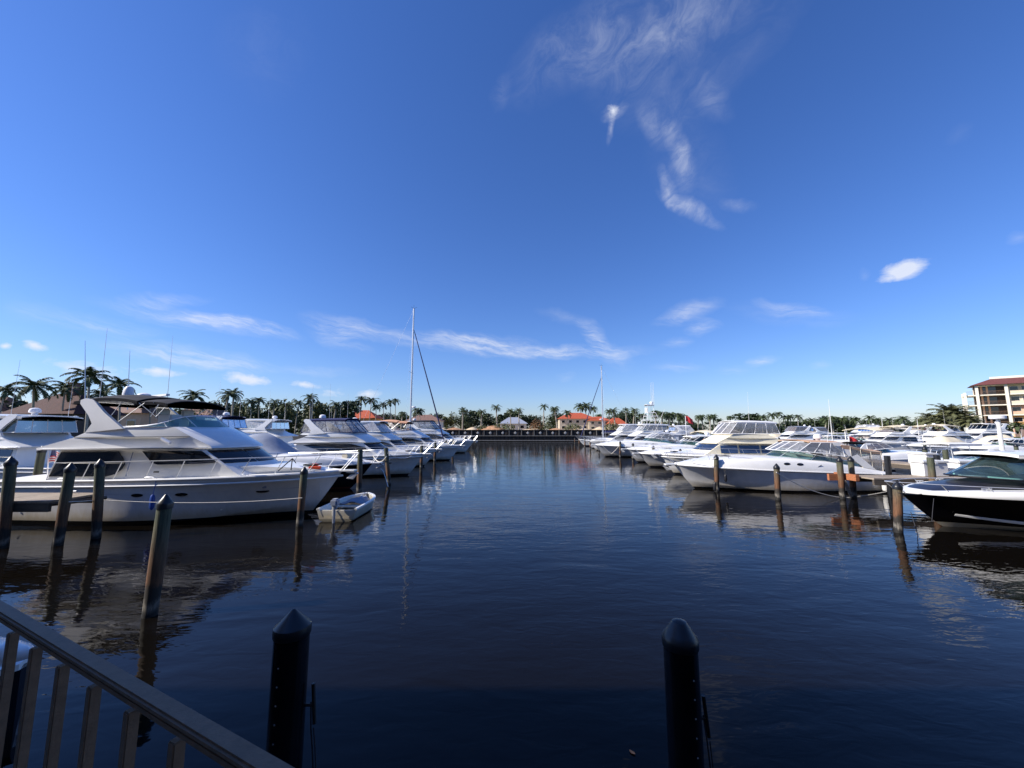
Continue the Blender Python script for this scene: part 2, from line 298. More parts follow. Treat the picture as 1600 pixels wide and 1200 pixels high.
# ------------------------------------------------------------------ mesh builder
class MB:
    def __init__(s): s.v = []; s.f = []; s.m = []
    def add(s, vs, fs, mi=0):
        o = len(s.v); s.v += [tuple(v) for v in vs]
        for f in fs: s.f.append(tuple(i+o for i in f)); s.m.append(mi)
    def box(s, c, d, rot=0, mi=0, tilt=None):
        hx, hy, hz = d[0]/2, d[1]/2, d[2]/2
        mt = Matrix.Rotation(rot, 3, 'Z')
        if tilt: mt = mt @ Matrix.Rotation(tilt, 3, 'Y')
        vs = [mt @ Vector((x*hx, y*hy, z*hz))+Vector(c) for x in (-1, 1) for y in (-1, 1) for z in (-1, 1)]
        s.add(vs, [(0, 1, 3, 2), (4, 6, 7, 5), (0, 4, 5, 1), (2, 3, 7, 6), (0, 2, 6, 4), (1, 5, 7, 3)], mi)
    def tube(s, pts, r, n=6, mi=0, cap=True):
        pts = [Vector(p) for p in pts]; rs = r if isinstance(r, (list, tuple)) else [r]*len(pts)
        rings = []; up = None
        for i, p in enumerate(pts):
            d = (pts[min(i+1, len(pts)-1)]-pts[max(i-1, 0)])
            if d.length < 1e-9: d = Vector((0, 0, 1))
            d.normalize()
            if up is None: up = Vector((0, 0, 1)) if abs(d.z) < .9 else Vector((1, 0, 0))
            a = d.cross(up); 
            if a.length < 1e-6: a = d.orthogonal()
            a.normalize(); b = a.cross(d); up = b
            rings.append([p+(a*math.cos(k*2*math.pi/n)+b*math.sin(k*2*math.pi/n))*rs[i] for k in range(n)])
        s.rings(rings, True, cap, mi)
    def rings(s, rings, closed=True, cap=False, mi=0):
        n = len(rings[0]); vs = [v for r in rings for v in r]; fs = []
        for i in range(len(rings)-1):
            for k in range(n if closed else n-1):
                a, b = i*n+k, i*n+(k+1) % n; fs.append((a, b, b+n, a+n))
        if cap: fs.append(tuple(range(n-1, -1, -1))); fs.append(tuple(range((len(rings)-1)*n, len(rings)*n)))
        s.add(vs, fs, mi)
    def lathe(s, prof, c=(0, 0, 0), n=16, mi=0):
        rr = [[Vector((c[0]+r*math.cos(k*2*math.pi/n), c[1]+r*math.sin(k*2*math.pi/n), c[2]+z)) for k in range(n)] for r, z in prof]
        s.rings(rr, True, True, mi)
    def grid(s, P, mi=0):
        nu, nv = len(P), len(P[0]); s.rings(P, False, False, mi)
    def slab(s, P, th, mi=0):
        # sheet P[u][v] given thickness th downwards
        nu, nv = len(P), len(P[0])
        loop = []
        for r in P: loop.append(list(r)+[Vector(q)-Vector((0, 0, th)) for q in reversed(r)])
        s.rings(loop, True, True, mi)
    def body(s, poly, wf, bulge=None, ny=6, mi=0, step=.5):
        poly = dens(poly, step); n = len(poly); rg = []
        for (x, z) in poly:
            W = wf(x, z); b = bulge(x, z) if bulge else 0
            rg.append([Vector((x+b*(1-(2*j/ny-1)**2), W*(2*j/ny-1), z)) for j in range(ny+1)])
        rg.append(rg[0]); s.rings(rg, False, False, mi)
        tri = tessellate_polygon([[Vector((x, z, 0)) for x, z in poly]])
        for j in (0, ny): s.add([rg[i][j] for i in range(n)], [tuple(t) for t in tri], mi)
    def plate(s, poly, wf, th=.05, side=1, off=0, mi=0, step=.4):
        # a plate that follows the side of a body; off = how far its outer face is proud
        poly = dens(poly, step); n = len(poly)
        a = [Vector((x, side*(wf(x, z)+off), z)) for x, z in poly]; b = [Vector((x, side*(wf(x, z)+off-th), z)) for x, z in poly]
        tri = [tuple(t) for t in tessellate_polygon([[Vector((x, z, 0)) for x, z in poly]])]
        s.add(a, tri, mi); s.add(b, tri, mi); s.rings([a+[a[0]], b+[b[0]]], False, False, mi)
    def build(s, name, mats, parent=None, loc=None, smooth=35, bevel=0):
        me = bpy.data.meshes.new(name); me.from_pydata(s.v, [], s.f)
        for m in (mats if isinstance(mats, (list, tuple)) else [mats]): me.materials.append(m)
        if any(s.m): me.polygons.foreach_set('material_index', s.m)
        import bmesh
        bm = bmesh.new(); bm.from_mesh(me); bmesh.ops.remove_doubles(bm, verts=bm.verts, dist=.0004)
        bmesh.ops.recalc_face_normals(bm, faces=bm.faces)
        if bevel:
            ed = [e for e in bm.edges if len(e.link_faces) == 2 and e.calc_face_angle(0) > R(35)]
            bmesh.ops.bevel(bm, geom=ed, offset=bevel, segments=2, affect='EDGES', clamp_overlap=True)
        bm.to_mesh(me); bm.free()
        me.polygons.foreach_set('use_smooth', [True]*len(me.polygons)); me.set_sharp_from_angle(angle=R(smooth))
        o = bpy.data.objects.new(name, me); sc.collection.objects.link(o)
        if parent: o.parent = parent
        if loc is not None: o.location = loc
        return o
def dens(poly, step):
    out_ = []; n = len(poly)
    for i in range(n):
        a, b = poly[i], poly[(i+1) % n]; d = math.hypot(b[0]-a[0], b[1]-a[1]); k = max(1, int(math.ceil(d/step)))
        for j in range(k): out_.append((a[0]+(b[0]-a[0])*j/k, a[1]+(b[1]-a[1])*j/k))
    return out_
def tag(o, label=None, cat=None, group=None, kind=None):
    if label: o['label'] = label
    if cat: o['category'] = cat
    if group: o['group'] = group
    if kind: o['kind'] = kind
    return o
def thing(name, label, cat, loc=(0, 0, 0), rz=0, group=None):
    o = bpy.data.objects.new(name, None); sc.collection.objects.link(o); o.empty_display_size = .3
    o.location = loc; o.rotation_euler = (0, 0, rz); return tag(o, label, cat, group)
def kids(o): return [c for c in bpy.data.objects if c.parent == o]
def copy_tree(o, parent=None):
    c = o.copy(); sc.collection.objects.link(c); c.parent = parent
    for ch in TREE.get(o.name, []): copy_tree(ch, c)
    return c
TREE = {}
def lerp(a, b, t): return a+(b-a)*t
def sm(t): t = max(0, min(1, t)); return t*t*(3-2*t)
def sag(p, q, s, n=14):
    p, q = Vector(p), Vector(q); return [p.lerp(q, i/n)-Vector((0, 0, s*4*(i/n)*(1-i/n))) for i in range(n+1)]
# ================================================================== boats
class Boat:
    """local axes: x from transom (0) to bow (L), y to port, z up from the waterline"""
    def __init__(s, name, label, cat, stern, rz, L, B, sheer, group=None, full=.62):
        s.o = thing(name, label, cat, stern, rz, group); s.L, s.B, s.sheer, s.full = L, B, sheer, full
    def P(s, name, mb, mats, parent=None, **k):
        if not mb.v: return None
        o = mb.build(name, mats, parent or s.o, **k); return o
    def hb(s, x):
        t = max(0, min(1, x/s.L)); b = s.B/2*(.90+.10*sm(t/.4))
        if t > .42: u = (t-.42)/.58; b *= max(0, 1-u**(2.0+s.full))**.80
        return max(b, .02)
    def sh(s, x):
        a, m, f = s.sheer; t = max(0, min(1, x/s.L))
        return a*(1-t)*(1-2*t)+m*4*t*(1-t)+f*t*(2*t-1)
    def hull(s, mat, keel=-.45, n=26, rake=.13, name='hull'):
        mb = MB(); L = s.L; rg = []
        for i in range(n+1):
            t = 1-(1-i/n)**1.25 if i else 0; t = min(t, 1)
            xs = t*L; b = s.hb(xs); sz = s.sh(xs); zk = keel*(1-.5*max(0, (t-.7)/.3)**2)
            cf = .895-.58*max(0, (t-.45)/.55)**1.4; zc = -.02+.34*max(0, (t-.4)/.6)**1.6*sz
            def px(z): return t*(L*(1-rake)+L*rake*max(0, (z-zk)/(sz-zk))**.8)
            half = []
            half.append((px(zk), 0, zk)); half.append((px(lerp(zk, zc, .5)), b*cf*.55, lerp(zk, zc, .5))); half.append((px(zc), b*cf, zc))
            for k in (.04, .22, .42, .62, .82, 1):
                z = lerp(zc, sz, k); fl = k**(1.0+.8*max(0, (t-.35)/.65))
                half.append((px(z), lerp(b*cf*1.012, b, fl), z))
            ring = [Vector((x, -y, z)) for x, y, z in reversed(half[1:])]+[Vector(half[0])]+[Vector(q) for q in half[1:]]
            rg.append(ring)
        mb.rings(rg, False, False); nn = len(rg[0]); mb.add(rg[0], [tuple(range(nn))])
        s.tip = rg[-1][-1]
        return s.P(name, mb, mat, smooth=28)
    def deck(s, mat, camber=.07, dz=.0, inset=.0):
        mb = MB(); P = []
        for i in range(25):
            x = s.L*i/24*.998; b = max(.01, s.hb(x)-inset); P.append([Vector((x, b*(-1+2*j/6), s.sh(x)+dz+camber*(1-(-1+2*j/6)**2))) for j in range(7)])
        mb.slab(P, .04); return s.P('deck', mb, mat)
    def rub(s, mat, dz=-.1, r=.035, name='rub_rail', x0=0):
        mb = MB(); pts = []
        for sd in (-1, 1):
            p = [Vector((lerp(x0, s.L, i/28), sd*(s.hb(lerp(x0, s.L, i/28))+.004), s.sh(lerp(x0, s.L, i/28))+dz)) for i in range(29)]
            pts += p if sd < 0 else p[::-1]
        mb.tube(pts, r, 6); return s.P(name, mb, mat)
    def ports(s, xs, zf, rx=.2, rz_=.07, mat=None, side=(-1, 1)):
        for x in xs:
            for sd in side:
                mb = MB(); y = s.hb(x); z = zf(x)
                k = s.hullw(x, z)
                dx = (s.hullw(x+.1, z)-s.hullw(x-.1, z))/.2
                a = [Vector((x+rx*math.cos(q*math.pi/7), sd*(k+dx*rx*math.cos(q*math.pi/7)+.012+.12*rz_*math.sin(q*math.pi/7)), z+rz_*math.sin(q*math.pi/7))) for q in range(14)]
                b = [v-Vector((0, sd*.03, 0)) for v in a]
                mb.rings([b, a], True, True); s.P('porthole', mb, mat or M['dglass'])
    def hullw(s, x, z):
        # half-width of the hull skin at station x, height z
        t = x/s.L
        for _ in range(6):
            sz = s.sh(t*s.L); zk = -.45; f = (.87+.13*max(0, (z-zk)/(sz-zk))**.8); t = min(1, x/s.L/f)
        xs = t*s.L; b = s.hb(xs); sz = s.sh(xs); cf = .895-.58*max(0, (t-.45)/.55)**1.4; zc = -.02+.34*max(0, (t-.4)/.6)**1.6*sz
        k = max(0, min(1, (z-zc)/(sz-zc))); return lerp(b*cf*1.012, b, k**(1.0+.8*max(0, (t-.35)/.65)))
    def bowrail(s, x0, h=.6, n=7, over=.35, r=.014, mid=False, inset=.10, lean=.25, rise=.1):
        mb = MB(); L = s.L
        def pt(u, dh, sd):
            x = lerp(x0, L-.05, u); return Vector((x+dh/h*(lean+over*u**4), sd*max(.14, s.hb(x)-inset), s.sh(x)+dh*(1+rise*u)))
        for hh in ([h, h*.5] if mid else [h]):
            p = [pt(i/24, hh, -1) for i in range(25)]+[pt(1-i/24, hh, 1) for i in range(25)]
            if hh == h: p = [pt(0, 0, -1)]+p+[pt(0, 0, 1)]
            mb.tube(p, r, 5)
        for sd in (-1, 1):
            for i in range(1, n+1):
                u = (i/n)**.9; mb.tube([pt(u, 0, sd)-Vector((0,0,.02)), pt(u, h, sd)], r*.8, 5)
        s.P('bow_rail', mb, M['steel'])
    def pulpit(s, anchor=True, mat=None):
        L = s.L; z = s.sh(L); mb = MB(); mb.box((L+.05, 0, z+.0), (.95, .34, .07)); pl = s.P('bow_pulpit', mb, mat or M['gel'], bevel=.02)
        if anchor:
            a = MB(); a.tube([(L+.15, 0, z-.06), (L+.62, 0, z-.10)], .025, 6)
            a.add([(L+.62, 0, z-.1), (L+.22, .17, z-.28), (L+.30, 0, z-.16), (L+.22, -.17, z-.28), (L+.42, 0, z-.33)], [(0, 1, 2), (0, 2, 3), (0, 4, 1), (0, 3, 4), (1, 4, 3, 2)])
            s.P('anchor', a, M['steel'], pl)
    def windshield(s, xa, xf, wa, z0, h, rake, lean=.12, taper=.5, p=.75, glass=None, frame=None, mull=(-60, -25, 25, 60), r=.02, pw=3):
        g = MB(); fm = MB(); n = 24; bot = []; top = []
        for i in range(n+1):
            th = -math.pi/2+math.pi*i/n; c = max(0, math.cos(th))**p; sn = math.sin(th); sn = math.copysign(abs(sn)**.8, sn)
            x = xa+(xf-xa)*c; y = wa*sn; zb = z0(x) if callable(z0) else z0
            k = 1-taper*abs(sn)**pw
            bot.append(Vector((x, y, zb))); top.append(Vector((x-rake*(.25+.75*c)*k, y*(1-lean*k), zb+h*k)))
        P = [[b.lerp(t, q/4) for q in range(5)] for b, t in zip(bot, top)]
        g.grid(P); gl = s.P('windshield', g, glass or M['teal'])
        fm.tube(top, r, 6); fm.tube(bot, r*.8, 5)
        for m_ in mull:
            i = int(round((m_+90)/180*n)); fm.tube([bot[i], top[i]], r*.8, 5)
        s.P('windshield_frame', fm, frame or M['steel'], gl)
        return top
    def canopy(s, xa, xf, wd, zf, crown, mat, th=.03, name='canvas_top', nx=10, wf=None, skirt=.08, droop=.0):
        mb = MB(); P = []
        for i in range(nx+1):
            x = lerp(xa, xf, i/nx); W = wd*(wf(i/nx) if wf else 1)
            row = []
            for j in range(11):
                v = -1+2*j/10; z = zf(x)+crown*(1-abs(v)**2.6)
                row.append(Vector((x, W*v, z)))
            row = [row[0]-Vector((0, -.01, skirt))]+row+[row[-1]-Vector((0, .01, skirt))]
            P.append(row)
        mb.slab(P, th); return s.P(name, mb, mat)
    def curtain(s, xa, xf, wt, wb, zt, zb, n=3, mat=None, fmat=None, sides=(-1, 1), front=0, back=0, rake_f=0, rake_b=0, name='side_curtain'):
        for sd in sides:
            g = MB(); P = []; f = MB()
            for i in range(n+1):
                u = i/n; xt = lerp(xa, xf, u); xb = lerp(xa-rake_b, xf+rake_f, u)
                t = Vector((xt, sd*wt, zt(xt))); b = Vector((xb, sd*wb, zb(xb))); P.append([b, b.lerp(t, .5)+Vector((0, sd*.02, 0)), t]); f.tube([b, t], .022, 4)
            f.tube([q[0] for q in P], .025, 4); f.tube([q[2] for q in P], .022, 4)
            g.grid(P); c = s.P(name, g, mat or M['vinyl']); s.P('curtain_binding', f, fmat or M['c_white'], c)
        for flag, x, rk, nm in ((front, xf, rake_f, 'front_curtain'), (back, xa, -rake_b, 'rear_curtain')):
            if not flag: continue
            g = MB(); P = []; f = MB(); n2 = 4
            for j in range(n2+1):
                v = -1+2*j/n2; bl = (.35 if flag and rk > 0 else .05)*(1-v*v)
                t = Vector((x+bl*.6, v*wt, zt(x)+.02)); b = Vector((x+rk+bl, v*wb, zb(x+rk))); P.append([b, t])
                if 0 < j < n2: f.tube([b, t], .022, 4)
            f.tube([q[0] for q in P], .02, 4); f.tube([q[1] for q in P], .02, 4)
            g.grid(P); c = s.P(nm, g, mat or M['vinyl']); s.P('curtain_binding', f, fmat or M['c_white'], c)
    def dome(s, c, r=.28, name='radar_dome'):
        mb = MB(); mb.lathe([(r*.5, -.12), (r*.55, 0), (r, .03), (r*1.02, .12), (r*.85, .22), (r*.4, .27), (.01, .28)], c, 14); s.P(name, mb, M['dome'])
    def satdome(s, c, r=.25):
        mb = MB(); mb.lathe([(r*.5, -.1), (r*.6, 0), (r*.95, .05), (r, .22), (r*.85, .4), (r*.5, .5), (.01, .53)], c, 14); s.P('satellite_dome', mb, M['dome'])
    def antenna(s, p, h, lean=(0, 0), r=.012):
        mb = MB(); mb.tube([p, Vector(p)+Vector((lean[0], lean[1], h))], [r, r*.35], 5); s.P('whip_antenna', mb, M['wplastic'])
    def tubes(s, name, paths, r, mat, n=5):
        mb = MB()
        for p in paths: mb.tube(p, r, n)
        return s.P(name, mb, mat)
    def fender(s, x, sd, z, h=.5, r=.11, mat=None):
        mb = MB(); y = sd*(s.hb(x)+r); mb.lathe([(.02, -h/2), (r*.8, -h/2+.05), (r, -h/2+.12), (r, h/2-.12), (r*.8, h/2-.05), (.03, h/2)], (x, y, z), 10)
        mb.tube([(x, y, z+h/2), (x, sd*s.hb(x), s.sh(x)+.05)], .012, 4); s.P('fender', mb, mat or M['wplastic'])

def flybridge(name, label, stern, rz, L=11.26, beam=3.95, hull=None, top='bimini', tcol='c_black', wcol='dglass', trim='gel', arch=True, group=None, det=1, vin='vinyl', radar=True, ant=2, cat='motor yacht', flycol='gel', tall=1.0, style=0, coupe=False):
    s = L/11.26; b = Boat(name, label, cat, stern, rz, L, beam, (1.45*s, 1.53*s, 1.64*s), group)
    b.hull(hull or hull_mat((.78, .77, .74))); b.deck(M['deck'])
    b.rub(M['gel'], -.19*s, .035); b.rub(M['gel'], .0, .045, 'toe_rail')
    if det: b.ports([3.9*s, 5.25*s, 6.6*s, 8.9*s], lambda x: 1.02*s, .19*s, .055*s)
    k = tall
    Z = lambda z: (1.5+(z-1.5)*k)*s
    hw = lambda x, z: s*(1.76-.20*max(0, z/s-1.5))*(1-.30*max(0, (x/s-5.0)/4.0)**2)
    fb = lambda x, z: (.70*s*min(1, max(0, (x/s-6.4)/.6)) if x > 6.4*s else 0)
    h = MB(); h.body([(1.93*s, 1.40*s), (8.55*s, 1.44*s), (8.05*s, Z(1.76)), (6.95*s, Z(2.53)), (2.1*s, Z(2.53))], hw, fb, 8)
    hs = b.P('cabin', h, M[trim], smooth=30)
    def pane(poly, nm='cabin_window', off=.008, mt=wcol):
        for sd in (-1, 1):
            m_ = MB(); m_.plate([(x*s, Z(z)) for x, z in poly], hw, .03, sd, off, 0, .4); b.P(nm, m_, M[mt], hs)
    if style == 0:
        rd = [(4.0, 1.62), (4.25, 1.70), (4.42, 1.85), (4.47, 2.02), (4.35, 2.22), (4.12, 2.45)]
        pane([(2.15, 2.45), (1.98, 1.62)]+rd)
        pane([(4.95, 2.46), (6.92, 2.47), (7.50, 2.07), (7.0, 2.03), (5.6, 2.01), (5.38, 2.08)])
    elif style == 1:
        for a, c in ((2.3, 3.9), (4.05, 5.6), (5.75, 7.0)): pane([(a, 1.8), (c, 1.8), (c, 2.42), (a, 2.42)])
    else:
        pane([(2.6, 2.35), (3.2, 2.44), (6.2, 2.44), (7.2, 2.20), (7.55, 1.90), (6.6, 1.94), (4.0, 1.95)])
    # raked front windows between the two sides
    for (v0, v1) in ((-.97, -.35), (-.32, .32), (.35, .97)):
        m_ = MB(); A = []; 
        for i in range(5):
            row = []
            for j in range(7):
                v = lerp(v0, v1, j/6); q = lerp(.36, .93, i/4); x = lerp(8.05, 6.95, q)*s; z = lerp(Z(1.76), Z(2.53), q); W = hw(x, z)
                row.append(Vector((x+fb(x, z)*(1-v*v)+.012, v*W, z+.008)))
            A.append(row)
        m_.slab(A, .015); b.P('front_window', m_, M[wcol], hs)
    t = MB(); t.body([(7.4*s, 1.42*s), (11.0*s, 1.55*s), (10.8*s, 1.66*s), (9.9*s, 1.82*s), (8.6*s, 1.90*s), (7.6*s, 1.92*s)], lambda x, z: b.hb(x)*.74*(1-.18*(z/s-1.5)), lambda x, z: .1, 6)
    b.P('foredeck_trunk', t, M['gel'])
    if det:
        m_ = MB(); m_.box((10.1*s, 0, 1.87*s), (.5*s, .5*s, .05)); b.P('deck_hatch', m_, M['smoke' if det > 1 else 'dglass'], bevel=.012)
    b.bowrail(1.95*s, .60*s, 9, mid=False, r=.018 if det > 1 else .010)
    b.pulpit()
    sw = MB(); sw.box((-.45*s, 0, .42), (.9*s, beam*.84, .08)); b.P('swim_platform', sw, M['gel'], bevel=.02)
    # flying bridge moulding
    fw = lambda x, z: s*(1.86-.42*max(0, z/s-2.55*1)) * (1-.25*max(0, (x/s-4.5)/2.7)**2)
    fbb = lambda x, z: .60*s*min(1, max(0, (x/s-5.3)/.5))
    f = MB(); f.body([(1.62*s, Z(2.51)), (7.22*s, Z(2.55)), (7.16*s, Z(2.63)), (5.85*s, Z(3.30)), (3.40*s, Z(3.34)), (3.12*s, Z(3.20)), (2.62*s, Z(2.92)), (1.58*s, Z(2.58))], fw, fbb, 8)
    fo = b.P('flybridge', f, M[flycol], smooth=30)
    for sd in (-1, 1):
        m_ = MB(); m_.plate([(2.66*s, Z(2.925)), (6.45*s, Z(2.955)), (6.45*s, Z(2.975)), (2.7*s, Z(2.95))], fw, .02, sd, .006, 0, .5); b.P('trim_line', m_, M['black'], fo)
        m_ = MB(); m_.plate([(1.75*s, Z(2.525)), (7.1*s, Z(2.56)), (7.1*s, Z(2.59)), (1.72*s, Z(2.56))], fw, .03, sd, .02, 0, .5); b.P('moulding', m_, M['gel'], fo)
    zt = Z(3.30)
    if det > 1:
        for px_ in (5.0, 5.0):
            pass
        for sd in (-1, 1):
            m_ = MB(); m_.tube([(5.7*s, sd*(fw(5.7*s, 2.86*s)+.05), Z(2.90)), (6.0*s, sd*(fw(6.0*s, 2.72*s)+.05), Z(2.74))], .06*s, 8); b.P('loudhailer', m_, M['steel'], fo)
            m_ = MB(); m_.box((4.9*s, sd*.55*s, zt+.22*s), (.5*s, .55*s, .5*s)); m_.box((4.6*s, sd*.55*s, zt+.5*s), (.12*s, .55*s, .4*s)); b.P('helm_seat', m_, M['cushion'], fo, bevel=.04)
        m_ = MB(); m_.box((5.6*s, 0, zt+.1*s), (.45*s, 1.5*s, .35*s)); b.P('helm_console', m_, M['gel'], fo, bevel=.04)
    b.windshield(3.5*s, 6.40*s, 1.44*s, lambda x: zt-.02, .44*s, .62*s, .10, .95, .55, glass=M['teal'] if tcol == 'c_black' else M['vinyl_d'], mull=(-62, -30, 30, 62), r=.022*s, pw=4.5)
    aw = lambda x, z: s*(1.62-.16*max(0, z/s-3.3))
    if arch:
        m_ = MB(); pl = [(2.95*s, Z(3.10)), (3.12*s, Z(3.42)), (2.92*s, Z(3.70)), (2.50*s, Z(4.12)), (2.48*s, Z(4.25)), (2.62*s, Z(4.31)), (2.92*s, Z(4.26)), (3.45*s, Z(3.80)), (4.25*s, Z(3.24))]
        for sd in (-1, 1): m_.plate(pl, aw, .11*s, sd, .02)
        hh = aw(3, 4.2*s); m_.box((2.72*s, 0, Z(4.24)), (.34*s, 2*hh, .09*s)); ar = b.P('radar_arch', m_, M['gel'], bevel=0)
    zt2 = Z(4.30)
    if radar:
        b.dome((2.95*s, .35*s, zt2+.10), .24*s)
        if det > 1: b.satdome((3.1*s, -.45*s, zt2+.04), .17*s)
        if det > 1:
            m_ = MB(); m_.lathe([(.16, 0), (.16, .2), (.05, .24)], (3.1*s, .9*s, zt2+.02), 10); m_.box((3.1*s, .9*s, zt2+.32), (.12, 1.5, .08), R(60)); b.P('open_array_radar', m_, M['dome'])
    for i in range(ant): b.antenna((3.0*s, (-1.35+2.7*i/max(1, ant-1))*s, zt2), (2.6+.4*(i % 2))*s, (-.05, 0))
    if top == 'bimini':
        z1 = lambda x: Z(4.22)+.12*s*math.sin((x/s-2.3)/2.2*math.pi)
        b.canopy(2.2*s, 4.45*s, 1.45*s, z1, .20*s, M[tcol], name='bimini_top')
        z2 = lambda x: Z(4.17)+.10*s*math.sin((x/s-4.3)/1.7*math.pi)-.10*(x/s-4.3)*s
        b.canopy(4.3*s, 5.5*s, 1.40*s, z2, .17*s, M[tcol], name='bimini_top')
        ps = []
        for sd in (-1, 1):
            y = sd*1.42*s
            for a, c in (((3.7, 3.34), (4.7, 4.15)), ((5.2, 3.66), (4.5, 4.15)), ((5.2, 3.66), (5.45, 4.0)), ((5.0, 3.66), (5.2, 4.1)), ((3.4, 3.4), (3.9, 4.2))):
                ps.append([(a[0]*s, y*1.03, Z(a[1])), (c[0]*s, y, Z(c[1]))])
        for x in (2.3, 3.4, 4.4, 5.0, 5.45):
            ps.append([(x*s, -1.42*s, (z1 if x < 4.45 else z2)(x*s)-.03), (x*s, -.9*s, (z1 if x < 4.45 else z2)(x*s)+.07*s), (x*s, .9*s, (z1 if x < 4.45 else z2)(x*s)+.07*s), (x*s, 1.42*s, (z1 if x < 4.45 else z2)(x*s)-.03)])
        b.tubes('bimini_frame', ps, .012, M['alu'])
    elif top == 'enclosure':
        z1 = lambda x: Z(4.22)+.05*s*math.sin((x/s-2.9)/4*math.pi)
        b.canopy(2.4*s, 5.6*s, 1.42*s, z1, .14*s, M[tcol], name='bimini_top')
        b.curtain(2.55*s, 5.5*s, 1.40*s, 1.50*s, lambda x: z1(x)-.05, lambda x: zt+.02, 4, M[vin], M[tcol], front=1, back=1, rake_f=.75*s, rake_b=.25*s)
    elif top == 'hard':
        z1 = lambda x: Z(4.20)+.06*s*math.sin((x/s-2.6)/4.9*math.pi)
        b.canopy(2.2*s, 6.0*s, 1.5*s, z1, .10*s, M['gel'], .07*s, name='hardtop', wf=lambda u: 1-.2*u**4)
        b.curtain(2.55*s, 5.5*s, 1.36*s, 1.50*s, lambda x: z1(x)-.04, lambda x: zt+.02, 5, M[vin], M['c_white'], front=1, back=1, rake_f=.75*s, rake_b=.1*s)
    b.zt = zt; return b

def express(name, label, stern, rz, L=10.3, beam=3.35, hull=None, canvas='c_tan', archcol='gel', camper=True, group=None, det=1, hard=False, vin='vinyl_d', cat='cabin cruiser', cover=False, glass='teal', arch=True, dark=False, ports=True, ttop=False):
    s = L/10.3; b = Boat(name, label, cat, stern, rz, L, beam, (.90*s, 1.07*s, 1.27*s), group)
    b.hull(hull or hull_mat((.74, .73, .70)))
    rubz = lambda x: b.sh(x)
    def top_z(x):
        pts = [(0, 1.0), (.6, 1.12), (1.6, 1.30), (3.2, 1.55), (5, 1.68), (6.4, 1.72), (8, 1.63), (9.2, 1.47), (10.0, 1.33), (10.3, 1.30)]
        q = x/s
        for (a, c), (d, e) in zip(pts, pts[1:]):
            if q <= d: return lerp(c, e, sm((q-a)/(d-a))*.5+.5*(q-a)/(d-a))*s
        return 1.3*s
    # moulded topsides leaning inboard, with side deck rounded over
    mb = MB(); rg = []
    for i in range(31):
        x = L*i/30; W = b.hb(x); z0 = rubz(x); z1 = top_z(x); dz = z1-z0
        half = [(W, z0), (W*.985, z0+dz*.25), (W*.93, z0+dz*.72), (W*.88, z0+dz*.93), (W*.80, z1), (W*.5, z1+.05*s), (0, z1+.07*s)]
        rg.append([Vector((x, -y, z)) for y, z in half]+[Vector((x, y, z)) for y, z in reversed(half[:-1])])
    mb.rings(rg, False, False); mb.add(rg[0], [tuple(range(len(rg[0])))]); dk = b.P('deck_moulding', mb, M['gel'] if not dark else M['gel'], smooth=40)
    b.rub(M['gel'], .0, .04*s)
    if ports:
        for x in (4.6*s, 5.25*s):
            for sd in (-1, 1):
                W = b.hb(x); z0 = rubz(x); z1 = top_z(x); m_ = MB(); 
                m_.lathe([(.16, -.02), (.17, .012), (.12, .02)], (0, 0, 0), 12)
                m_.v = [(v[0]*s, v[1]*.42*s, v[2]) for v in m_.v]
                mt = Matrix.Translation((x, sd*W*.945, z0+(z1-z0)*.58)) @ Matrix.Rotation(-sd*R(78), 4, 'X'); m_.v = [tuple(mt @ Vector(v)) for v in m_.v]
                b.P('porthole', m_, M['dglass'])
    b.bowrail(4.8*s, .52*s, 6, r=.016, inset=.28*s, lean=.18, rise=.25)
    b.pulpit(anchor=det > 0)
    sw = MB(); sw.box((-.35*s, 0, .35*s), (.8*s, beam*.8, .08)); b.P('swim_platform', sw, M['gel'], bevel=.02)
    if det:
        m_ = MB(); m_.box((7.6*s, 0, top_z(7.6*s)+.08*s), (.55*s, .55*s, .05)); b.P('deck_hatch', m_, M['dglass'], bevel=.012)
    if cover:
        m_ = MB(); P = []
        for i in range(13):
            u = i/12; x = lerp(.3, 6.3, u)*s; W = b.hb(x)*.86; hz = (.15+.95*math.sin(min(1, u*1.25)**.8*math.pi*.62))*s if u < .8 else lerp(.15+.95*math.sin(math.pi*.62), .02, (u-.8)/.2)*s
            P.append([Vector((x, W*v, top_z(x)-.03+hz*(1-abs(v)**2.2)*(1+.06*math.sin(u*19)))) for v in [-1+j/5 for j in range(11)]])
        m_.slab(P, .03); b.P('canvas_cover', m_, M[canvas]); return b
    zt = lambda x: top_z(x)-.02
    b.windshield(1.4*s, 5.25*s, b.hb(3.2*s)*.80, zt, .46*s, .85*s, .12, .55, .72, M[glass], M['steel' if not dark else 'black'], r=.022*s)
    if ttop:
        z1 = lambda x: 2.75*s
        b.canopy(1.8*s, 4.4*s, 1.0*s, z1, .06*s, M[canvas], .05, name='t_top')
        b.tubes('t_top_frame', [[(x*s, sd*.75*s, 1.3*s), ((x-.1)*s, sd*.7*s, 2.7*s)] for x in (2.3, 3.8) for sd in (-1, 1)], .025, M['steel'])
        return b
    wt = b.hb(3*s)*.72; ztop = 2.48*s
    aw = lambda x, z: wt*(1.10-.10*(z/s-1.3)/1.2)
    if arch:
        m_ = MB(); pl = [(.55*s, 1.10*s), (1.15*s, 1.22*s), (2.45*s, 2.30*s), (2.55*s, 2.46*s), (2.15*s, 2.50*s), (1.85*s, 2.34*s)]
        for sd in (-1, 1): m_.plate(pl, aw, .08*s, sd, .02)
        m_.box((2.32*s, 0, 2.46*s), (.42*s, 2*aw(2.9, 2.46*s), .07*s)); b.P('radar_arch', m_, M[archcol])
    z1 = lambda x: ztop+.03*s*math.sin((x/s-2.2)/3*math.pi)-.05*s*max(0, x/s-4)
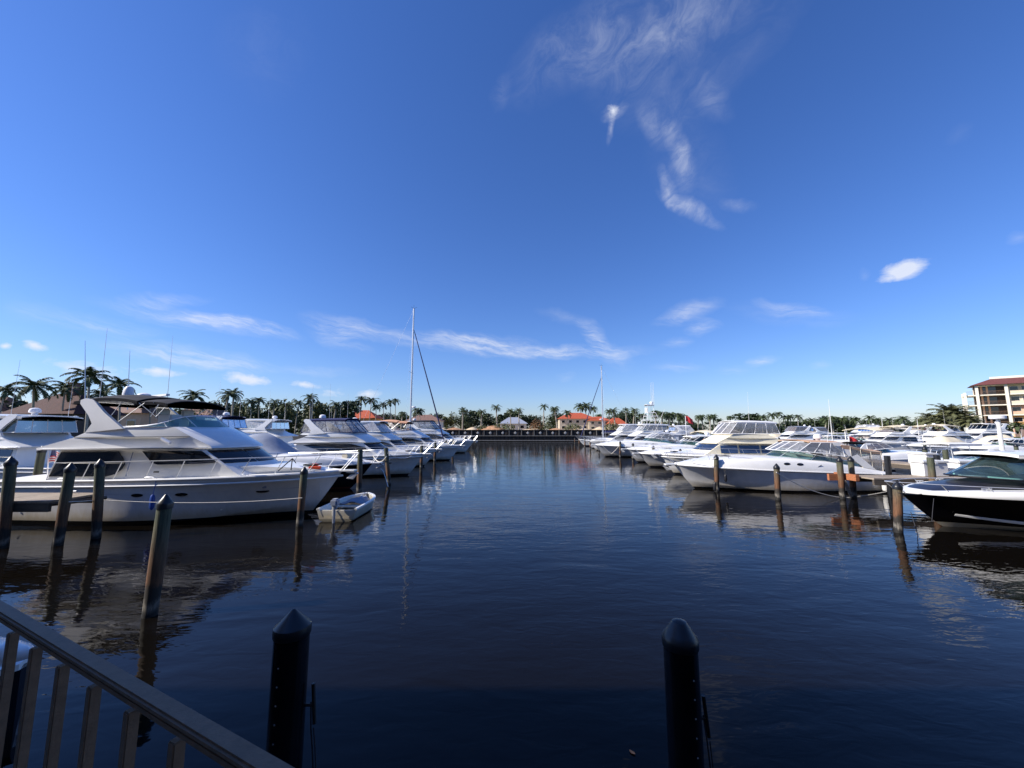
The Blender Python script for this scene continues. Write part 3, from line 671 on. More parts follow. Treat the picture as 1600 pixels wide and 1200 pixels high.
    if hard:
        b.canopy(.8*s, 4.3*s, wt*1.02, lambda x: ztop+.10*s*math.sin((x/s-.8)/3.5*math.pi)-.02*s, .07*s, M['gel'], .08*s, 'hardtop', wf=lambda u: 1-.25*u**3)
    else:
        b.canopy(2.0*s, 3.75*s, wt, z1, .09*s, M[canvas], name='canvas_top')
    b.curtain(2.1*s, 3.65*s, wt, wt*1.12, lambda x: z1(x)-.03, lambda x: zt(x)+.42*s, 3, M[vin], M['c_white'], front=1, rake_f=.75*s)
    if camper:
        z3 = lambda x: lerp(2.02, 2.36, sm((x/s-.2)/2.0))*s
        b.canopy(.1*s, 2.15*s, wt*1.06, z3, .10*s, M[canvas], name='aft_canopy', skirt=.16)
        b.curtain(.15*s, 1.7*s, wt*1.05, wt*1.07, lambda x: z3(x)-.03, lambda x: top_z(x)-.02, 3, M['vinyl_d' if vin == 'vinyl_d' else vin], M['c_grey' if canvas != 'c_tan' else 'beige'], back=1, name='aft_curtain')
    b.dome((2.35*s, 0, ztop+.16*s), .2*s) if det else None
    b.antenna((2.7*s, wt*.9, ztop), 1.7*s, (-.3, 0))
    if not camper:
        m_ = MB(); m_.box((3.3*s, -.5*s, 1.85*s), (.5*s, .6*s, .6*s)); b.P('helm_seat', m_, M['cushion'], bevel=.05)
    return b

def sportcoupe(name, label, stern, rz, L, beam, group=None):
    """black hulled sport cruiser with a white hardtop on dark pillars"""
    s = L/10.3; b = Boat(name, label, 'sport cruiser', stern, rz, L, beam, (.96*s, 1.02*s, 1.08*s), group, .9)
    b.hull(hull_mat((.004, .004, .006), (.55, .55, .53), None, .15), name='hull', rake=.16)
    def tz(x): q = x/s; return (1.34-.03*max(0, q-6)-(.02*(q-8.5)**2 if q > 8.5 else 0)+.02*math.sin(q))*s
    mb = MB(); rg = []
    for i in range(31):
        x = L*i/30; W = b.hb(x); z0 = b.sh(x); z1 = max(tz(x), z0+.05)
        half = [(W, z0), (W*1.012, z0+.05), (W*.995, lerp(z0, z1, .5)), (W*.95, z1-.02), (W*.90, z1), (W*.80, z1+.01)]
        rg.append([Vector((x, sd*y, z)) for y, z in half] if False else [Vector((x, -y, z)) for y, z in half]+[Vector((x, y, z)) for y, z in reversed(half)])
    mb.rings(rg, False, False); mb.add(rg[0], [tuple(range(len(rg[0])))]); b.P('gunwale_moulding', mb, M['gel'], smooth=40)
    # white spray stripe low on the bow
    for sd in (-1, 1):
        m_ = MB(); P = []
        for i in range(25):
            x = lerp(5.0, 9.0, i/24)*s; zc = .14+.30*max(0, (x/s-4.5)/4.6)**2
            P.append([Vector((x, sd*(b.hullw(x, zc+dz)+.012), zc+dz)) for dz in (0, .06*(1-.5*i/24), .12*(1-.5*i/24))])
        m_.slab(P, .01); b.P('chine_stripe', m_, M['gel'])
    m_ = MB(); P = []
    for i in range(15):
        u = i/14; x = lerp(4.5, 9.75, u)*s; W = b.hb(x)*.80
        P.append([Vector((x, W*v, tz(x)+.005+.30*s*(1-abs(v)**2.5)*(1-u)**.55*(1 if u > .02 else .9))) for v in [-1+j/5 for j in range(11)]])
    m_.slab(P, .03); b.P('foredeck', m_, simple('black_foredeck', (.02, .02, .026), .3, var=.3), smooth=30)
    b.tubes('deck_edge_strip', [[Vector((lerp(4.2, 7.9, i/12)*s, sd*(b.hb(lerp(4.2, 7.9, i/12)*s)*.80*(1-.55*(i/12)**2)), tz(6*s)+.06*s+.24*s*(i/12)**1.2)) for i in range(13)] for sd in (-1, 1)], .03, M['gel'])
    b.bowrail(3.0*s, .32*s, 7, r=.014, inset=.12*s, lean=.30, rise=.1, over=.1)
    # windshield with black frame
    b.windshield(3.6*s, 8.35*s, b.hb(5*s)*.78, lambda x: (1.50+.12*max(0, (x/s-6)/2.3))*s, .78*s, 1.75*s, .18, .42, .62, M['teal'], M['black'], mull=(-48, 48), r=.035*s)
    zt = lambda x: (2.33+.05*math.sin((x/s-3)/5*math.pi))*s
    b.canopy(2.6*s, 7.35*s, b.hb(5*s)*.80, zt, .06*s, M['gel'], .09*s, 'hardtop', wf=lambda u: 1-.55*max(0, u-.45)**1.6*1.5, skirt=.03)
    for sd in (-1, 1):
        m_ = MB(); m_.plate([(3.2*s, 1.45*s), (4.9*s, 1.45*s), (5.0*s, 1.85*s), (5.75*s, 2.31*s), (4.6*s, 2.31*s), (4.2*s, 2.0*s), (3.3*s, 1.8*s)], lambda x, z: b.hb(5*s)*(.88-.10*(z/s-1.4)), .07, sd, 0)
        b.P('hardtop_pillar', m_, simple('dark_pillar', (.035, .035, .05), .35))
    for y in (-.55, .3):
        m_ = MB(); m_.box((4.6*s, y*s, 1.6*s), (.5*s, .5*s, .7*s)); m_.box((4.4*s, y*s, 1.95*s), (.14*s, .5*s, .5*s)); b.P('helm_seat', m_, M['cushion'], bevel=.06)
    m_ = MB(); m_.box((2.0*s, 0, 1.35*s), (1.8*s, b.B*.75, .35*s)); b.P('aft_lounge', m_, M['cushion'], bevel=.08)
    for x in (8.6, 7.6):
        for sd in (-1, 1):
            m_ = MB(); m_.tube([(x*s-.14, sd*b.hb(x*s)*.88, tz(x*s)+.06), (x*s+.14, sd*b.hb(x*s)*.86, tz(x*s)+.06)], .018, 6); m_.tube([(x*s, sd*b.hb(x*s)*.87, tz(x*s)-.02), (x*s, sd*b.hb(x*s)*.87, tz(x*s)+.06)], .02, 5); b.P('cleat', m_, M['steel'])
    return b

def sportfish(name, label, stern, rz, L, beam, group=None, tower=True):
    b = flybridge(name, label, stern, rz, L, beam, top='hard', vin='vinyl', arch=False, radar=False, ant=0, group=group, style=2, cat='sportfishing boat', det=0)
    s = L/11.26
    if tower:
        legs = []
        for sd in (-1, 1):
            for x in (3.0, 5.6): legs.append([(x*s, sd*1.45*s, 3.3*s), (lerp(x, 4.4, .55)*s, sd*.62*s, 6.0*s)])
        for z, w_ in ((4.9, 1.0), (5.5, .8), (6.0, .62)):
            q = [(4.0*s-.5*s*(6.4-z), -w_*s, z*s), (4.8*s+.45*s*(6.2-z), -w_*s, z*s), (4.8*s+.45*s*(6.2-z), w_*s, z*s), (4.0*s-.5*s*(6.4-z), w_*s, z*s)]
            legs.append(q+[q[0]])
        b.tubes('tuna_tower', legs, .028, M['gel'])
        m_ = MB(); m_.box((4.4*s, 0, 6.02*s), (1.1*s, 1.2*s, .06)); m_.box((4.9*s, 0, 6.4*s), (.2*s, .8*s, .7*s)); b.P('tower_platform', m_, M['gel'])
        b.canopy(3.9*s, 5.0*s, .6*s, lambda x: 7.2*s, .06, M['gel'], .05, 'tower_top')
        b.tubes('tower_top_frame', [[(x*s, y*s, 6.0*s), (x*s, y*s, 7.2*s)] for x in (4.0, 4.9) for y in (-.5, .5)], .025, M['gel'])
        b.dome((4.1*s, 0, 7.4*s), .25)
        for sd in (-1, 1):
            b.tubes('outrigger', [[(4.6*s, sd*1.6*s, 2.7*s), (3.0*s, sd*2.0*s, 6.4*s)]], .022, M['gel'])
        for y in (-.5, 0, .5): b.antenna((3.9*s, y*s, 7.2*s), 3.4*s, (0, 0), .03)
    return b

def sailboat(name, label, stern, rz, L, beam, mast_x, mast_z, foot_x, group=None, jib='c_navy'):
    b = Boat(name, label, 'sailboat', stern, rz, L, beam, (1.1, 1.05, 1.35), group, .2)
    b.hull(hull_mat((.76, .76, .74), (.02, .03, .08), (.02, .03, .10), .1, .12)); b.deck(M['deck']); b.rub(M['gel'], 0, .035, 'toe_rail')
    t = MB(); t.body([(2.6, 1.05), (L*.78, 1.15), (L*.70, 1.38), (L*.5, 1.55), (3.0, 1.62), (2.6, 1.5)], lambda x, z: b.hb(x)*.62*(1-.12*(z-1.1)), lambda x, z: .2 if x > 6 else 0, 6); ch = b.P('coachroof', t, M['gel'])
    for x in (3.6, 4.8, 6.0):
        for sd in (-1, 1):
            m_ = MB(); m_.plate([(x, 1.28), (x+.7, 1.28), (x+.7, 1.45), (x, 1.45)], lambda x, z: b.hb(x)*.62*(1-.12*(z-1.1)), .03, sd, .01); b.P('cabin_window', m_, M['dglass'], ch)
    m = MB(); m.tube([(mast_x, 0, 1.3), (mast_x, 0, mast_z)], [.12, .095], 10); ms = b.P('mast', m, M['alu'])
    zs = 1.3+(mast_z-1.3)*.52
    b.tubes('spreader', [[(mast_x, 0, zs), (mast_x-.1, sd*.95, zs+.05)] for sd in (-1, 1)], .03, M['alu'])
    b.tubes('shroud', [[(mast_x, 0, mast_z-.2), (mast_x-.1, sd*.95, zs+.05), (mast_x-.1, sd*b.hb(mast_x)*.95, 1.2)] for sd in (-1, 1)]+[[(mast_x, 0, mast_z), (0.1, 0, 1.2)]], .010, M['steel'], 4)
    jz = 1.3+(mast_z-1.3)*.84
    m = MB(); p0 = Vector((mast_x+.1, 0, jz)); p1 = Vector((foot_x, 0, 1.5)); m.tube([p0, p0.lerp(p1, .04), p0.lerp(p1, .5), p0.lerp(p1, .93), p1], [.02, .05, .075, .09, .03], 8); b.P('furled_jib', m, M[jib])
    b.tubes('boom', [[(mast_x, 0, 2.6), (mast_x-4.2, 0, 2.75)]], .07, M['alu'], 8)
    m = MB(); m.tube([(mast_x-.1, 0, 2.78), (mast_x-2, 0, 2.86), (mast_x-4.1, 0, 2.88)], [.2, .17, .09], 8); b.P('sail_cover', m, M[jib])
    m = MB(); m.lathe([(.1, -.06), (.26, -.05), (.28, .05), (.2, .12), (.02, .14)], (mast_x+.38, 0, 1.3+(mast_z-1.3)*.27), 12); m.tube([(mast_x, 0, 1.3+(mast_z-1.3)*.26), (mast_x+.38, 0, 1.3+(mast_z-1.3)*.26)], .03, 5); b.P('radar_dome', m, M['dome'])
    b.tubes('masthead_gear', [[(mast_x, 0, mast_z), (mast_x-.35, 0, mast_z+.25)], [(mast_x, 0, mast_z), (mast_x+.4, 0, mast_z+.2)], [(mast_x, 0, mast_z), (mast_x, 0, mast_z+.5)]], .015, M['black'], 4)
    b.bowrail(.4, .6, 9, mid=True, r=.012)
    b.canopy(.6, 2.8, 1.0, lambda x: 2.5, .1, M[jib], name='bimini_top'); b.tubes('bimini_frame', [[(x, sd*.98, 1.1), (x, sd*.98, 2.5)] for x in (.8, 2.6) for sd in (-1, 1)], .015, M['steel'])
    return b
# ================================================================== setting
def struct(name, mb, mat, kind='structure', **k):
    o = mb.build(name, mat, **k); o['kind'] = kind; return o
# water
def water_mat():
    m, t, b = mat_new('harbour_water'); 
    b.inputs['Base Color'].default_value = (.0042, .0034, .0026, 1); b.inputs['Specular IOR Level'].default_value = .34; b.inputs['Roughness'].default_value = .03; b.inputs['IOR'].default_value = 1.33
    hs = None
    def add(src, k):
        nonlocal hs
        a = t.nodes.new('ShaderNodeMath'); a.operation = 'MULTIPLY'; a.inputs[1].default_value = k; t.links.new(src, a.inputs[0])
        if hs is None: hs = a.outputs[0]
        else:
            q = t.nodes.new('ShaderNodeMath'); q.operation = 'ADD'; t.links.new(hs, q.inputs[0]); t.links.new(a.outputs[0], q.inputs[1]); hs = q.outputs[0]
    n = tex(t, 'ShaderNodeTexNoise', 'Object', (.55, 1.25, 1), Scale=1.0, Detail=2, Roughness=.5, Distortion=.5); add(n.outputs['Fac'], .017)
    n = tex(t, 'ShaderNodeTexNoise', 'Object', (.8, 1.9, 1), Scale=2.8, Detail=2, Roughness=.5, Distortion=.8); 
    # patches where the breeze ruffles the surface more
    pn_ = tex(t, 'ShaderNodeTexNoise', 'Object', (.5, 1, 1), Scale=.11, Detail=2)
    pr = ramp(t, pn_.outputs['Fac'], [(.38, (.35,)*3), (.62, (1,)*3)])
    mm = t.nodes.new('ShaderNodeMath'); mm.operation = 'MULTIPLY'; t.links.new(n.outputs['Fac'], mm.inputs[0]); t.links.new(pr.outputs[0], mm.inputs[1]); add(mm.outputs[0], .0062)
    n = tex(t, 'ShaderNodeTexNoise', 'Object', (.9, 1.8, 1), Scale=9, Detail=1, Roughness=.5)
    mm = t.nodes.new('ShaderNodeMath'); mm.operation = 'MULTIPLY'; t.links.new(n.outputs['Fac'], mm.inputs[0]); t.links.new(pr.outputs[0], mm.inputs[1]); add(mm.outputs[0], .0011)
    bn = t.nodes.new('ShaderNodeBump'); bn.inputs['Strength'].default_value = 1; bn.inputs['Distance'].default_value = 1
    t.links.new(hs, bn.inputs['Height']); t.links.new(bn.outputs[0], b.inputs['Normal'])
    return m
mb = MB(); mb.add([(-1500, -60, 0), (1500, -60, 0), (1500, 2500, 0), (-1500, 2500, 0)], [(0, 1, 2, 3)]); struct('water', mb, water_mat())
mb = MB(); mb.add([(-1600, -100, -2.5), (1600, -100, -2.5), (1600, 3000, -2.5), (-1600, 3000, -2.5)], [(0, 1, 2, 3)]); struct('ground', mb, M['sand'])
def land(name, x0, x1, y0, y1, z, mat, seg=30, amp=.25, sd=1):
    q = random.Random(sd); mb = MB(); P = []
    for i in range(seg+1):
        row = []
        for j in range(13):
            x, y = lerp(x0, x1, i/seg), lerp(y0, y1, (j/12)**2); e = min(i, seg-i, j)
            row.append(Vector((x, y, z+(amp*q.uniform(-1, 1) if e > 0 else 0))))
        P.append(row)
    mb.slab(P, z+2.6); return struct(name, mb, mat)
FARY = 107.0
land('far_bank', -58, 46, FARY+.35, 420, 3.05, M['sand'], 60, .22, 1)
land('far_bank_lawn', 46.1, 420, FARY+6, 600, 1.7, M['grass'], 30, .15, 2)
land('left_bank', -400, -41, -20, 700, 1.3, M['grass'], 30, .1, 3)
land('right_bank', 97, 520, 10, FARY+5.9, 1.5, M['grass'], 20, .1, 4)

# ------------------------------------------------------------------ seawall of steel sheet piling
t = thing('seawall', 'dark sheet-pile seawall with pale diamond anchor plates across the far end of the basin', 'seawall', (0, FARY, 0))
mb = MB(); pts = []; x = -58.0; k = 0
while x < 46: pts.append((x, 0 if k % 2 == 0 else .22)); x += .32 if k % 2 else .5; pts.append((x, 0 if k % 2 == 0 else .22)); x += .12; k += 1
mb.rings([[Vector((a, c, z)) for a, c in pts] for z in (-1.5, 3.12)], False, False); mb.build('sheet_piling', M['steelwall'], t, smooth=10)
mb = MB(); mb.box((-6, .12, 3.14), (104, .5, .12)); mb.build('cap_beam', M['steelwall'], t)
mb = MB(); mb.box((-6, -.16, 1.55), (104, .3, .16)); mb.build('waler', M['waler'], t)
mb = MB(); mb.box((-6, -.3, .28), (104, .55, .2)); mb.build('lower_ledge', M['waler'], t)
for i in range(30):
    x = -56+i*3.45
    mb = MB(); mb.box((x, -.16, 2.35), (.16, .24, 1.4)); mb.build('wall_post', M['waler'], t)
    mb = MB(); mb.add([(x+1.7, -.2, 2.35-.42), (x+2.12, -.2, 2.35), (x+1.7, -.2, 2.35+.42), (x+1.28, -.2, 2.35), (x+1.7, -.3, 2.35)], [(0, 1, 4), (1, 2, 4), (2, 3, 4), (3, 0, 4), (3, 2, 1, 0)]); mb.build('anchor_plate', M['conc'], t)

# low sand heaps and rubble on the far bank
q = random.Random(5)
def heap(name, lab, c, rx, ry, h, mat, seed, cat='earth heap', grp='heaps of earth and sand on the far bank'):
    qq = random.Random(seed); mb = MB(); rg = []; n = 18; ph = [qq.uniform(0, 6.3) for _ in range(4)]
    for i in range(7):
        u = i/6; r = (1-u**1.3)
        rg.append([Vector((rx*r*math.cos(a)*(1+.16*math.sin(3*a+ph[0])+.10*math.sin(7*a+ph[1]+u*4))+.1*rx*u, ry*r*math.sin(a), h*(u**.85)*(1+.12*math.sin(2*a+ph[2])*(1-u))+qq.uniform(-.05, .05)*h)) for a in [k*2*math.pi/n for k in range(n)]])
    mb.rings(rg, True, True); o = mb.build(name, mat, loc=c, smooth=50); tag(o, lab, cat, grp); return o
for i, (px, wpx, hpx, mt, lb) in enumerate([(768, 46, 11, 'mound', 'large reddish earth heap with dug soil beside the scrub on the far seawall'), (708, 30, 7, 'mound', 'low brownish earth heap behind the masts of the left pier row'),
      (738, 22, 8, 'mounds', 'small tan sand heap between the two shorter palms on the seawall'), (832, 44, 5, 'mounds', 'long pale flat sand heap in the middle of the far bank'),
      (905, 30, 7, 'mounds', 'pale sand heap in front of the orange roofed villa'), (936, 22, 9, 'mounds', 'pointed pale sand heap just left of the right sailboat mast'),
      (868, 24, 6, 'mound', 'brown rubble heap below the tallest seawall palm'), (690, 20, 6, 'mounds', 'sand heap at the left end of the visible seawall')]):
    Y = FARY+5+q.uniform(0, 3); p = AT(px, 668, Y); k = Y/607
    heap('earth_heap', lb, (p.x, Y, 2.95), wpx/2*k, 2.4, hpx*k*.72, M[mt], i)
def scrub(loc, r, h, seed, mat='leafb', n=260, leaf=.28):
    qq = random.Random(seed); mb = MB()
    for _ in range(n):
        a = qq.uniform(0, 6.28); rr = r*math.sqrt(qq.random()); z = h*qq.random()**.8*(1-.6*(rr/r)**2); c = Vector((rr*math.cos(a), rr*.7*math.sin(a), z)); leafquad(mb, c, leaf*qq.uniform(.5, 1.2), qq)
    mb.add([(-r*.5, 0, 0), (r*.5, 0, 0), (0, r*.4, 0)], [(0, 1, 2)]); return mb
def leafquad(mb, c, s_, qq, mi=0):
    a = Vector((qq.gauss(0, 1), qq.gauss(0, 1), qq.gauss(0, .6))).normalized(); b = a.cross(Vector((qq.gauss(0, 1), qq.gauss(0, 1), qq.gauss(0, 1)))).normalized()
    a *= s_; b *= s_*.55; mb.add([c-a, c-b*.9, c+a, c+b*.9], [(0, 1, 2, 3)], mi)
for i, (px, wd, hh, mt, lb) in enumerate([(786, 3.6, 2.6, 'leafb', 'yellow green scrub bush over the reddish earth heap'), (838, 2.2, 3.6, 'leafr', 'dry russet shrub beside the pale sand heap'), (895, 2.6, 2.4, 'leafb', 'green shrub in front of the left corner of the orange roofed villa'), (755, 1.8, 1.6, 'leafb', 'low scrub on the left shoulder of the reddish heap'), (852, 2.2, 2.6, 'leafb', 'low shrub left of the tallest seawall palm'), (956, 2.4, 2.8, 'leafb', 'leafy shrub by the right sailboat mast')]):
    Y = FARY+7; p = AT(px, 668, Y); o = scrub(None, wd, hh, i+40, mt, 420).build('scrub_bush', M[mt], loc=(p.x, Y, 3.0)); tag(o, lb, 'bush', 'scrub on the far bank')

# ------------------------------------------------------------------ palms and trees
def palm_crown(seed, nf=20, ln=2.4, droop=1.0, leaf=.5, dense=16, up=.55, mat='palm'):
    qq = random.Random(seed); mb = MB()
    for i in range(nf):
        a = i*2.39996+qq.uniform(-.2, .2); e = lerp(1.35, -.25, (i/(nf-1))**.85); L_ = ln*qq.uniform(.85, 1.12)*(1 if i > 3 else .8)
        d = Vector((math.cos(a), math.sin(a), 0)); side = Vector((-d.y, d.x, 0)); pts = []; p = Vector((0, 0, 0)); ang = e; n = 9
        for k in range(n+1):
            pts.append(p.copy()); p = p+(d*math.cos(ang)+Vector((0, 0, math.sin(ang))))*(L_/n); ang -= droop*(.10+.14*(k/n))*qq.uniform(.9, 1.1)*1.25
        mb.tube(pts, [.035*(1-.8*k/n) for k in range(n+1)], 3, cap=False)
        for k in range(dense):
            u = .12+.88*k/dense; f_ = u*n; i0 = min(n-1, int(f_)); P_ = pts[i0].lerp(pts[i0+1], f_-i0); tg = (pts[i0+1]-pts[i0]).normalized()
            ll = leaf*(math.sin(math.pi*min(1, u*.85+.12))**.6)*qq.uniform(.8, 1.15)*ln/2.4
            nrm = side.cross(tg)
            for sd in (-1, 1):
                dv = (side*sd*.82+tg*.5-Vector((0, 0, .30*droop))+nrm*qq.uniform(-.15, .25)).normalized()*ll; w_ = tg*.045*ln/2.4*(1.25)
                mb.add([P_-w_, P_+w_, P_+dv*.6+w_*.8-Vector((0, 0, .02)), P_+dv-Vector((0, 0, .10*ll)), P_+dv*.6-w_*.8], [(0, 1, 2, 3, 4)])
    return mb
def palm(name, label, seed, h, kind, cat='palm tree'):
    t = thing(name, label, cat); qq = random.Random(seed); mb = MB(); n = 10
    bend = qq.uniform(-.5, .5) if kind != 'date' else .1; bd2 = qq.uniform(-.4, .4)
    r0, r1 = {'royal': (.26, .14), 'coco': (.17, .10), 'date': (.30, .25), 'sabal': (.18, .15)}[kind]
    pts = [Vector((bend*(k/n)**1.6, bd2*(k/n)**1.5, h*k/n)) for k in range(n+1)]
    mb.tube(pts, [lerp(r0, r1, k/n)*(1.25 if k == 0 else 1) for k in range(n+1)], 8)
    o = mb.build('trunk', M['trunk' if kind in ('royal',) else 'trunkd' if kind == 'date' else 'trunk'], t); ks = [o]
    cfg = {'royal': dict(nf=17, ln=2.3, droop=1.0, dense=17, leaf=.52), 'coco': dict(nf=18, ln=2.7, droop=.98, dense=22, leaf=.50), 'date': dict(nf=44, ln=3.4, droop=.75, dense=20, leaf=.48), 'sabal': dict(nf=26, ln=1.7, droop=1.3, dense=14, leaf=.55)}[kind]
    c = palm_crown(seed, **cfg).build('crown', M['palmdry' if kind == 'date' else 'palm'], t, loc=pts[-1]); ks.append(c)
    if kind == 'royal':
        m_ = MB(); m_.tube([(0, 0, -.1), (0, 0, .35), (0, 0, .9)], [.15, .17, .07], 8); ks.append(m_.build('crownshaft', M['leafb'], t, loc=pts[-1]-Vector((0, 0, .5)))); c.location.z += .25
    TREE[t.name] = ks; return t
protos = {}
def plant(kind, label, x, y, z, h, cr=None, rz=None, group=None, name='palm_tree'):
    """plant a palm of height h; crown size follows cr (frond length)"""
    base = {'royal': 7.0, 'coco': 8.0, 'date': 3.5, 'sabal': 5.5}[kind]; fl = {'royal': 2.3, 'coco': 2.7, 'date': 3.4, 'sabal': 1.7}[kind]
    var = rnd.randrange(3); key = (kind, var)
    if key not in protos: protos[key] = palm(name, label, 100+var*7+len(kind)*31, base, kind); t = protos[key]
    else: t = copy_tree(protos[key]); 
    tag(t, label, 'palm tree', group); t.location = (x, y, z); s = (cr or fl*h/base)/fl
    t.scale = (s, s, h/base); t.rotation_euler = (0, 0, rz if rz is not None else rnd.uniform(0, 6.28))
    ch = [c for c in bpy.data.objects if c.parent == t] if False else None
    return t
def fixcrowns():
    # keep crowns unstretched: undo the trunk's vertical stretch on the crown
    for o in bpy.data.objects:
        if o.parent and o.name.split('.')[0] in ('crown', 'crownshaft') and o.parent.name.startswith('palm'):
            p = o.parent; o.scale.z = p.scale.x/p.scale.z
def tree_proto(seed, h=6.0, r=3.2, n=1500, leaf=.36, mat='leaf'):
    t = thing('broadleaf_tree', 'x', 'tree'); qq = random.Random(seed); mb = MB()
    mb.tube([(0, 0, 0), (.1, 0, h*.3), (.0, .1, h*.5)], [.24, .18, .12], 7)
    cl = [(Vector((qq.uniform(-1, 1)*r*.75, qq.uniform(-1, 1)*r*.75, h*qq.uniform(.38, .86))), r*qq.uniform(.22, .46)) for _ in range(20)]
    for c, _ in cl[:8]: mb.tube([(.05, .05, h*.35), c*.6+Vector((0, 0, h*.12)), c], [.11, .07, .03], 5)
    tr = mb.build('trunk', M['trunkd'], t); cb = MB()
    for _ in range(n):
        c, cr = qq.choice(cl); d = Vector((qq.gauss(0, 1), qq.gauss(0, 1), qq.gauss(0, .8))).normalized()*cr*qq.uniform(.55, 1.08); leafquad(cb, c+d, leaf*qq.uniform(.6, 1.25), qq)
    for _ in range(n//4):
        a = qq.uniform(0, 6.28); cb_ = Vector((r*.9*math.cos(a)*qq.random(), r*.9*math.sin(a)*qq.random(), h*qq.uniform(.08, .5))); leafquad(cb, cb_, leaf, qq)
    cr_ = cb.build('crown', M[mat], t); TREE[t.name] = [tr, cr_]; return t
tprotos = {}
def broadleaf(label, x, y, z, h, wd, mat='leaf', group='trees on the far shore', seed=None):
    var = rnd.randrange(3); key = (mat, var)
    if key not in tprotos: t = tprotos[key] = tree_proto(300+var+len(mat)*11, mat=mat)
    else: t = copy_tree(tprotos[key])
    tag(t, label, 'tree', group); t.location = (x, y, z); t.scale = (wd/3.2, wd/3.2, h/6.0); t.rotation_euler = (0, 0, rnd.uniform(0, 6.28)); return t
ordn = ['first', 'second', 'third', 'fourth', 'fifth', 'sixth', 'seventh', 'eighth', 'ninth', 'tenth', 'eleventh', 'twelfth', 'thirteenth', 'fourteenth', 'fifteenth', 'sixteenth', 'seventeenth', 'eighteenth', 'nineteenth', 'twentieth']+['twenty-'+a for a in ('first', 'second', 'third', 'fourth', 'fifth', 'sixth', 'seventh', 'eighth', 'ninth')]+['thirtieth']+['thirty-'+a for a in ('first', 'second', 'third', 'fourth', 'fifth', 'sixth', 'seventh', 'eighth', 'ninth')]+['fortieth']
def row(kind, items, zg, lab, group, tree=False):
    """items: (px, top py, Y, crown width px, kind); labels count from the left"""
    for i, it in enumerate(sorted(items)):
        px, py, Y, cw, kd = it; p = AT(px, py, Y); k = Y/607; h = p.z-zg
        l = lab.format(ordn[i])
        if kd in ('leaf', 'leafb'): broadleaf(l, p.x, Y, zg, h*1.08, cw*k/2, kd, group)
        else:
            r_ = cw*k/2*1.12
            plant(kd, l, p.x, Y, zg, max(1.0, h-r_*.45), r_, group=group)
# prominent palms behind the left boats
row('', [(3, 600, 30, 44, 'coco'), (62, 590, 43, 62, 'coco'), (104, 597, 47, 46, 'coco'), (148, 573, 42, 66, 'coco'), (164, 607, 52, 44, 'coco'), (196, 590, 46, 52, 'coco'), (120, 610, 60, 40, 'coco'), (240, 617, 62, 34, 'coco'),
    (299, 608, 55, 42, 'coco')], 1.3, 'large coconut palm behind the near left yacht, {} from the left', 'coconut palms behind the near left boats')
row('', [(353, 611, 70, 34, 'royal'), (366, 609, 72, 34, 'royal'), (330, 628, 80, 26, 'royal'), (395, 622, 75, 30, 'coco'), (408, 620, 78, 26, 'coco'), (427, 625, 80, 24, 'royal'), (447, 628, 84, 26, 'coco'), (464, 624, 84, 24, 'coco'), (488, 617, 80, 28, 'royal'),
    (505, 632, 92, 22, 'sabal'), (522, 628, 84, 28, 'royal')], 1.3, 'palm above the boat tops left of the tall mast, {} from the left', 'palms along the left bank')
row('', [(548, 626, 105, 24, 'coco'), (564, 618, 106, 24, 'coco'), (578, 620, 108, 26, 'coco'), (588, 631, 108, 20, 'coco'), (601, 628, 112, 20, 'coco'), (612, 624, 112, 20, 'coco'), (619, 622, 114, 18, 'coco'), (556, 634, 112, 20, 'coco'),
    (649, 636, 108, 20, 'coco'), (657, 637, 109, 22, 'coco'), (627, 642, 118, 18, 'sabal')], 1.3, 'slender palm around the tall left mast, {} from the left', 'slender palms around the left mast')
row('', [(723, 637, 120, 19, 'royal'), (752, 640, 120, 20, 'royal'), (777, 633, 120, 20, 'royal'), (798, 639, 128, 18, 'royal'), (811, 638, 122, 18, 'royal'), (849, 632, 120, 19, 'royal'), (870, 634, 122, 20, 'sabal'), (888, 640, 124, 20, 'coco'),
    (909, 630, 158, 24, 'coco'), (915, 629, 160, 24, 'coco'), (927, 634, 158, 20, 'coco'), (937, 646, 150, 16, 'sabal')], 3.0, 'palm on the far seawall bank, {} from the left', 'palms on the far seawall bank')
row('', [(952, 639, 122, 17, 'coco'), (961, 638, 122, 21, 'royal'), (977, 638, 128, 15, 'royal'), (988, 638, 120, 21, 'royal'), (1004, 645, 140, 19, 'sabal'), (1024, 640, 124, 23, 'sabal'), (1033, 642, 124, 23, 'sabal'), (1044, 645, 125, 21, 'sabal'), (1052, 643, 124, 23, 'sabal'), (1060, 644, 124, 23, 'sabal'), (1068, 647, 128, 23, 'sabal'),
    (1089, 648, 130, 17, 'sabal'), (1097, 647, 130, 17, 'sabal'), (1108, 647, 128, 19, 'sabal'), (1115, 646, 128, 19, 'sabal'), (1124, 653, 130, 15, 'sabal'), (1140, 649, 140, 13, 'sabal')], 1.7, 'pale-trunked palm right of the far seawall, {} from the left', 'sabal palms right of the fishing tower')
row('', [(1205, 644, 140, 19, 'coco'), (1216, 643, 140, 17, 'coco'), (1190, 648, 140, 19, 'coco'), (1225, 648, 140, 19, 'coco'), (1235, 647, 140, 17, 'coco'), (1245, 647, 142, 17, 'coco'), (1257, 654, 138, 17, 'coco'), (1267, 653, 138, 19, 'coco'), (1287, 652, 134, 21, 'sabal'), (1300, 649, 134, 19, 'sabal'),
    (1320, 650, 134, 23, 'sabal'), (1337, 651, 132, 21, 'coco'), (1357, 648, 132, 21, 'coco'), (1372, 652, 134, 19, 'sabal'), (1390, 652, 136, 19, 'coco'), (1402, 654, 138, 15, 'sabal'), (1413, 649, 132, 23, 'coco'), (1436, 652, 128, 21, 'coco')], 1.7, 'small far palm on the right shore, {} from the left', 'palms along the right shore')
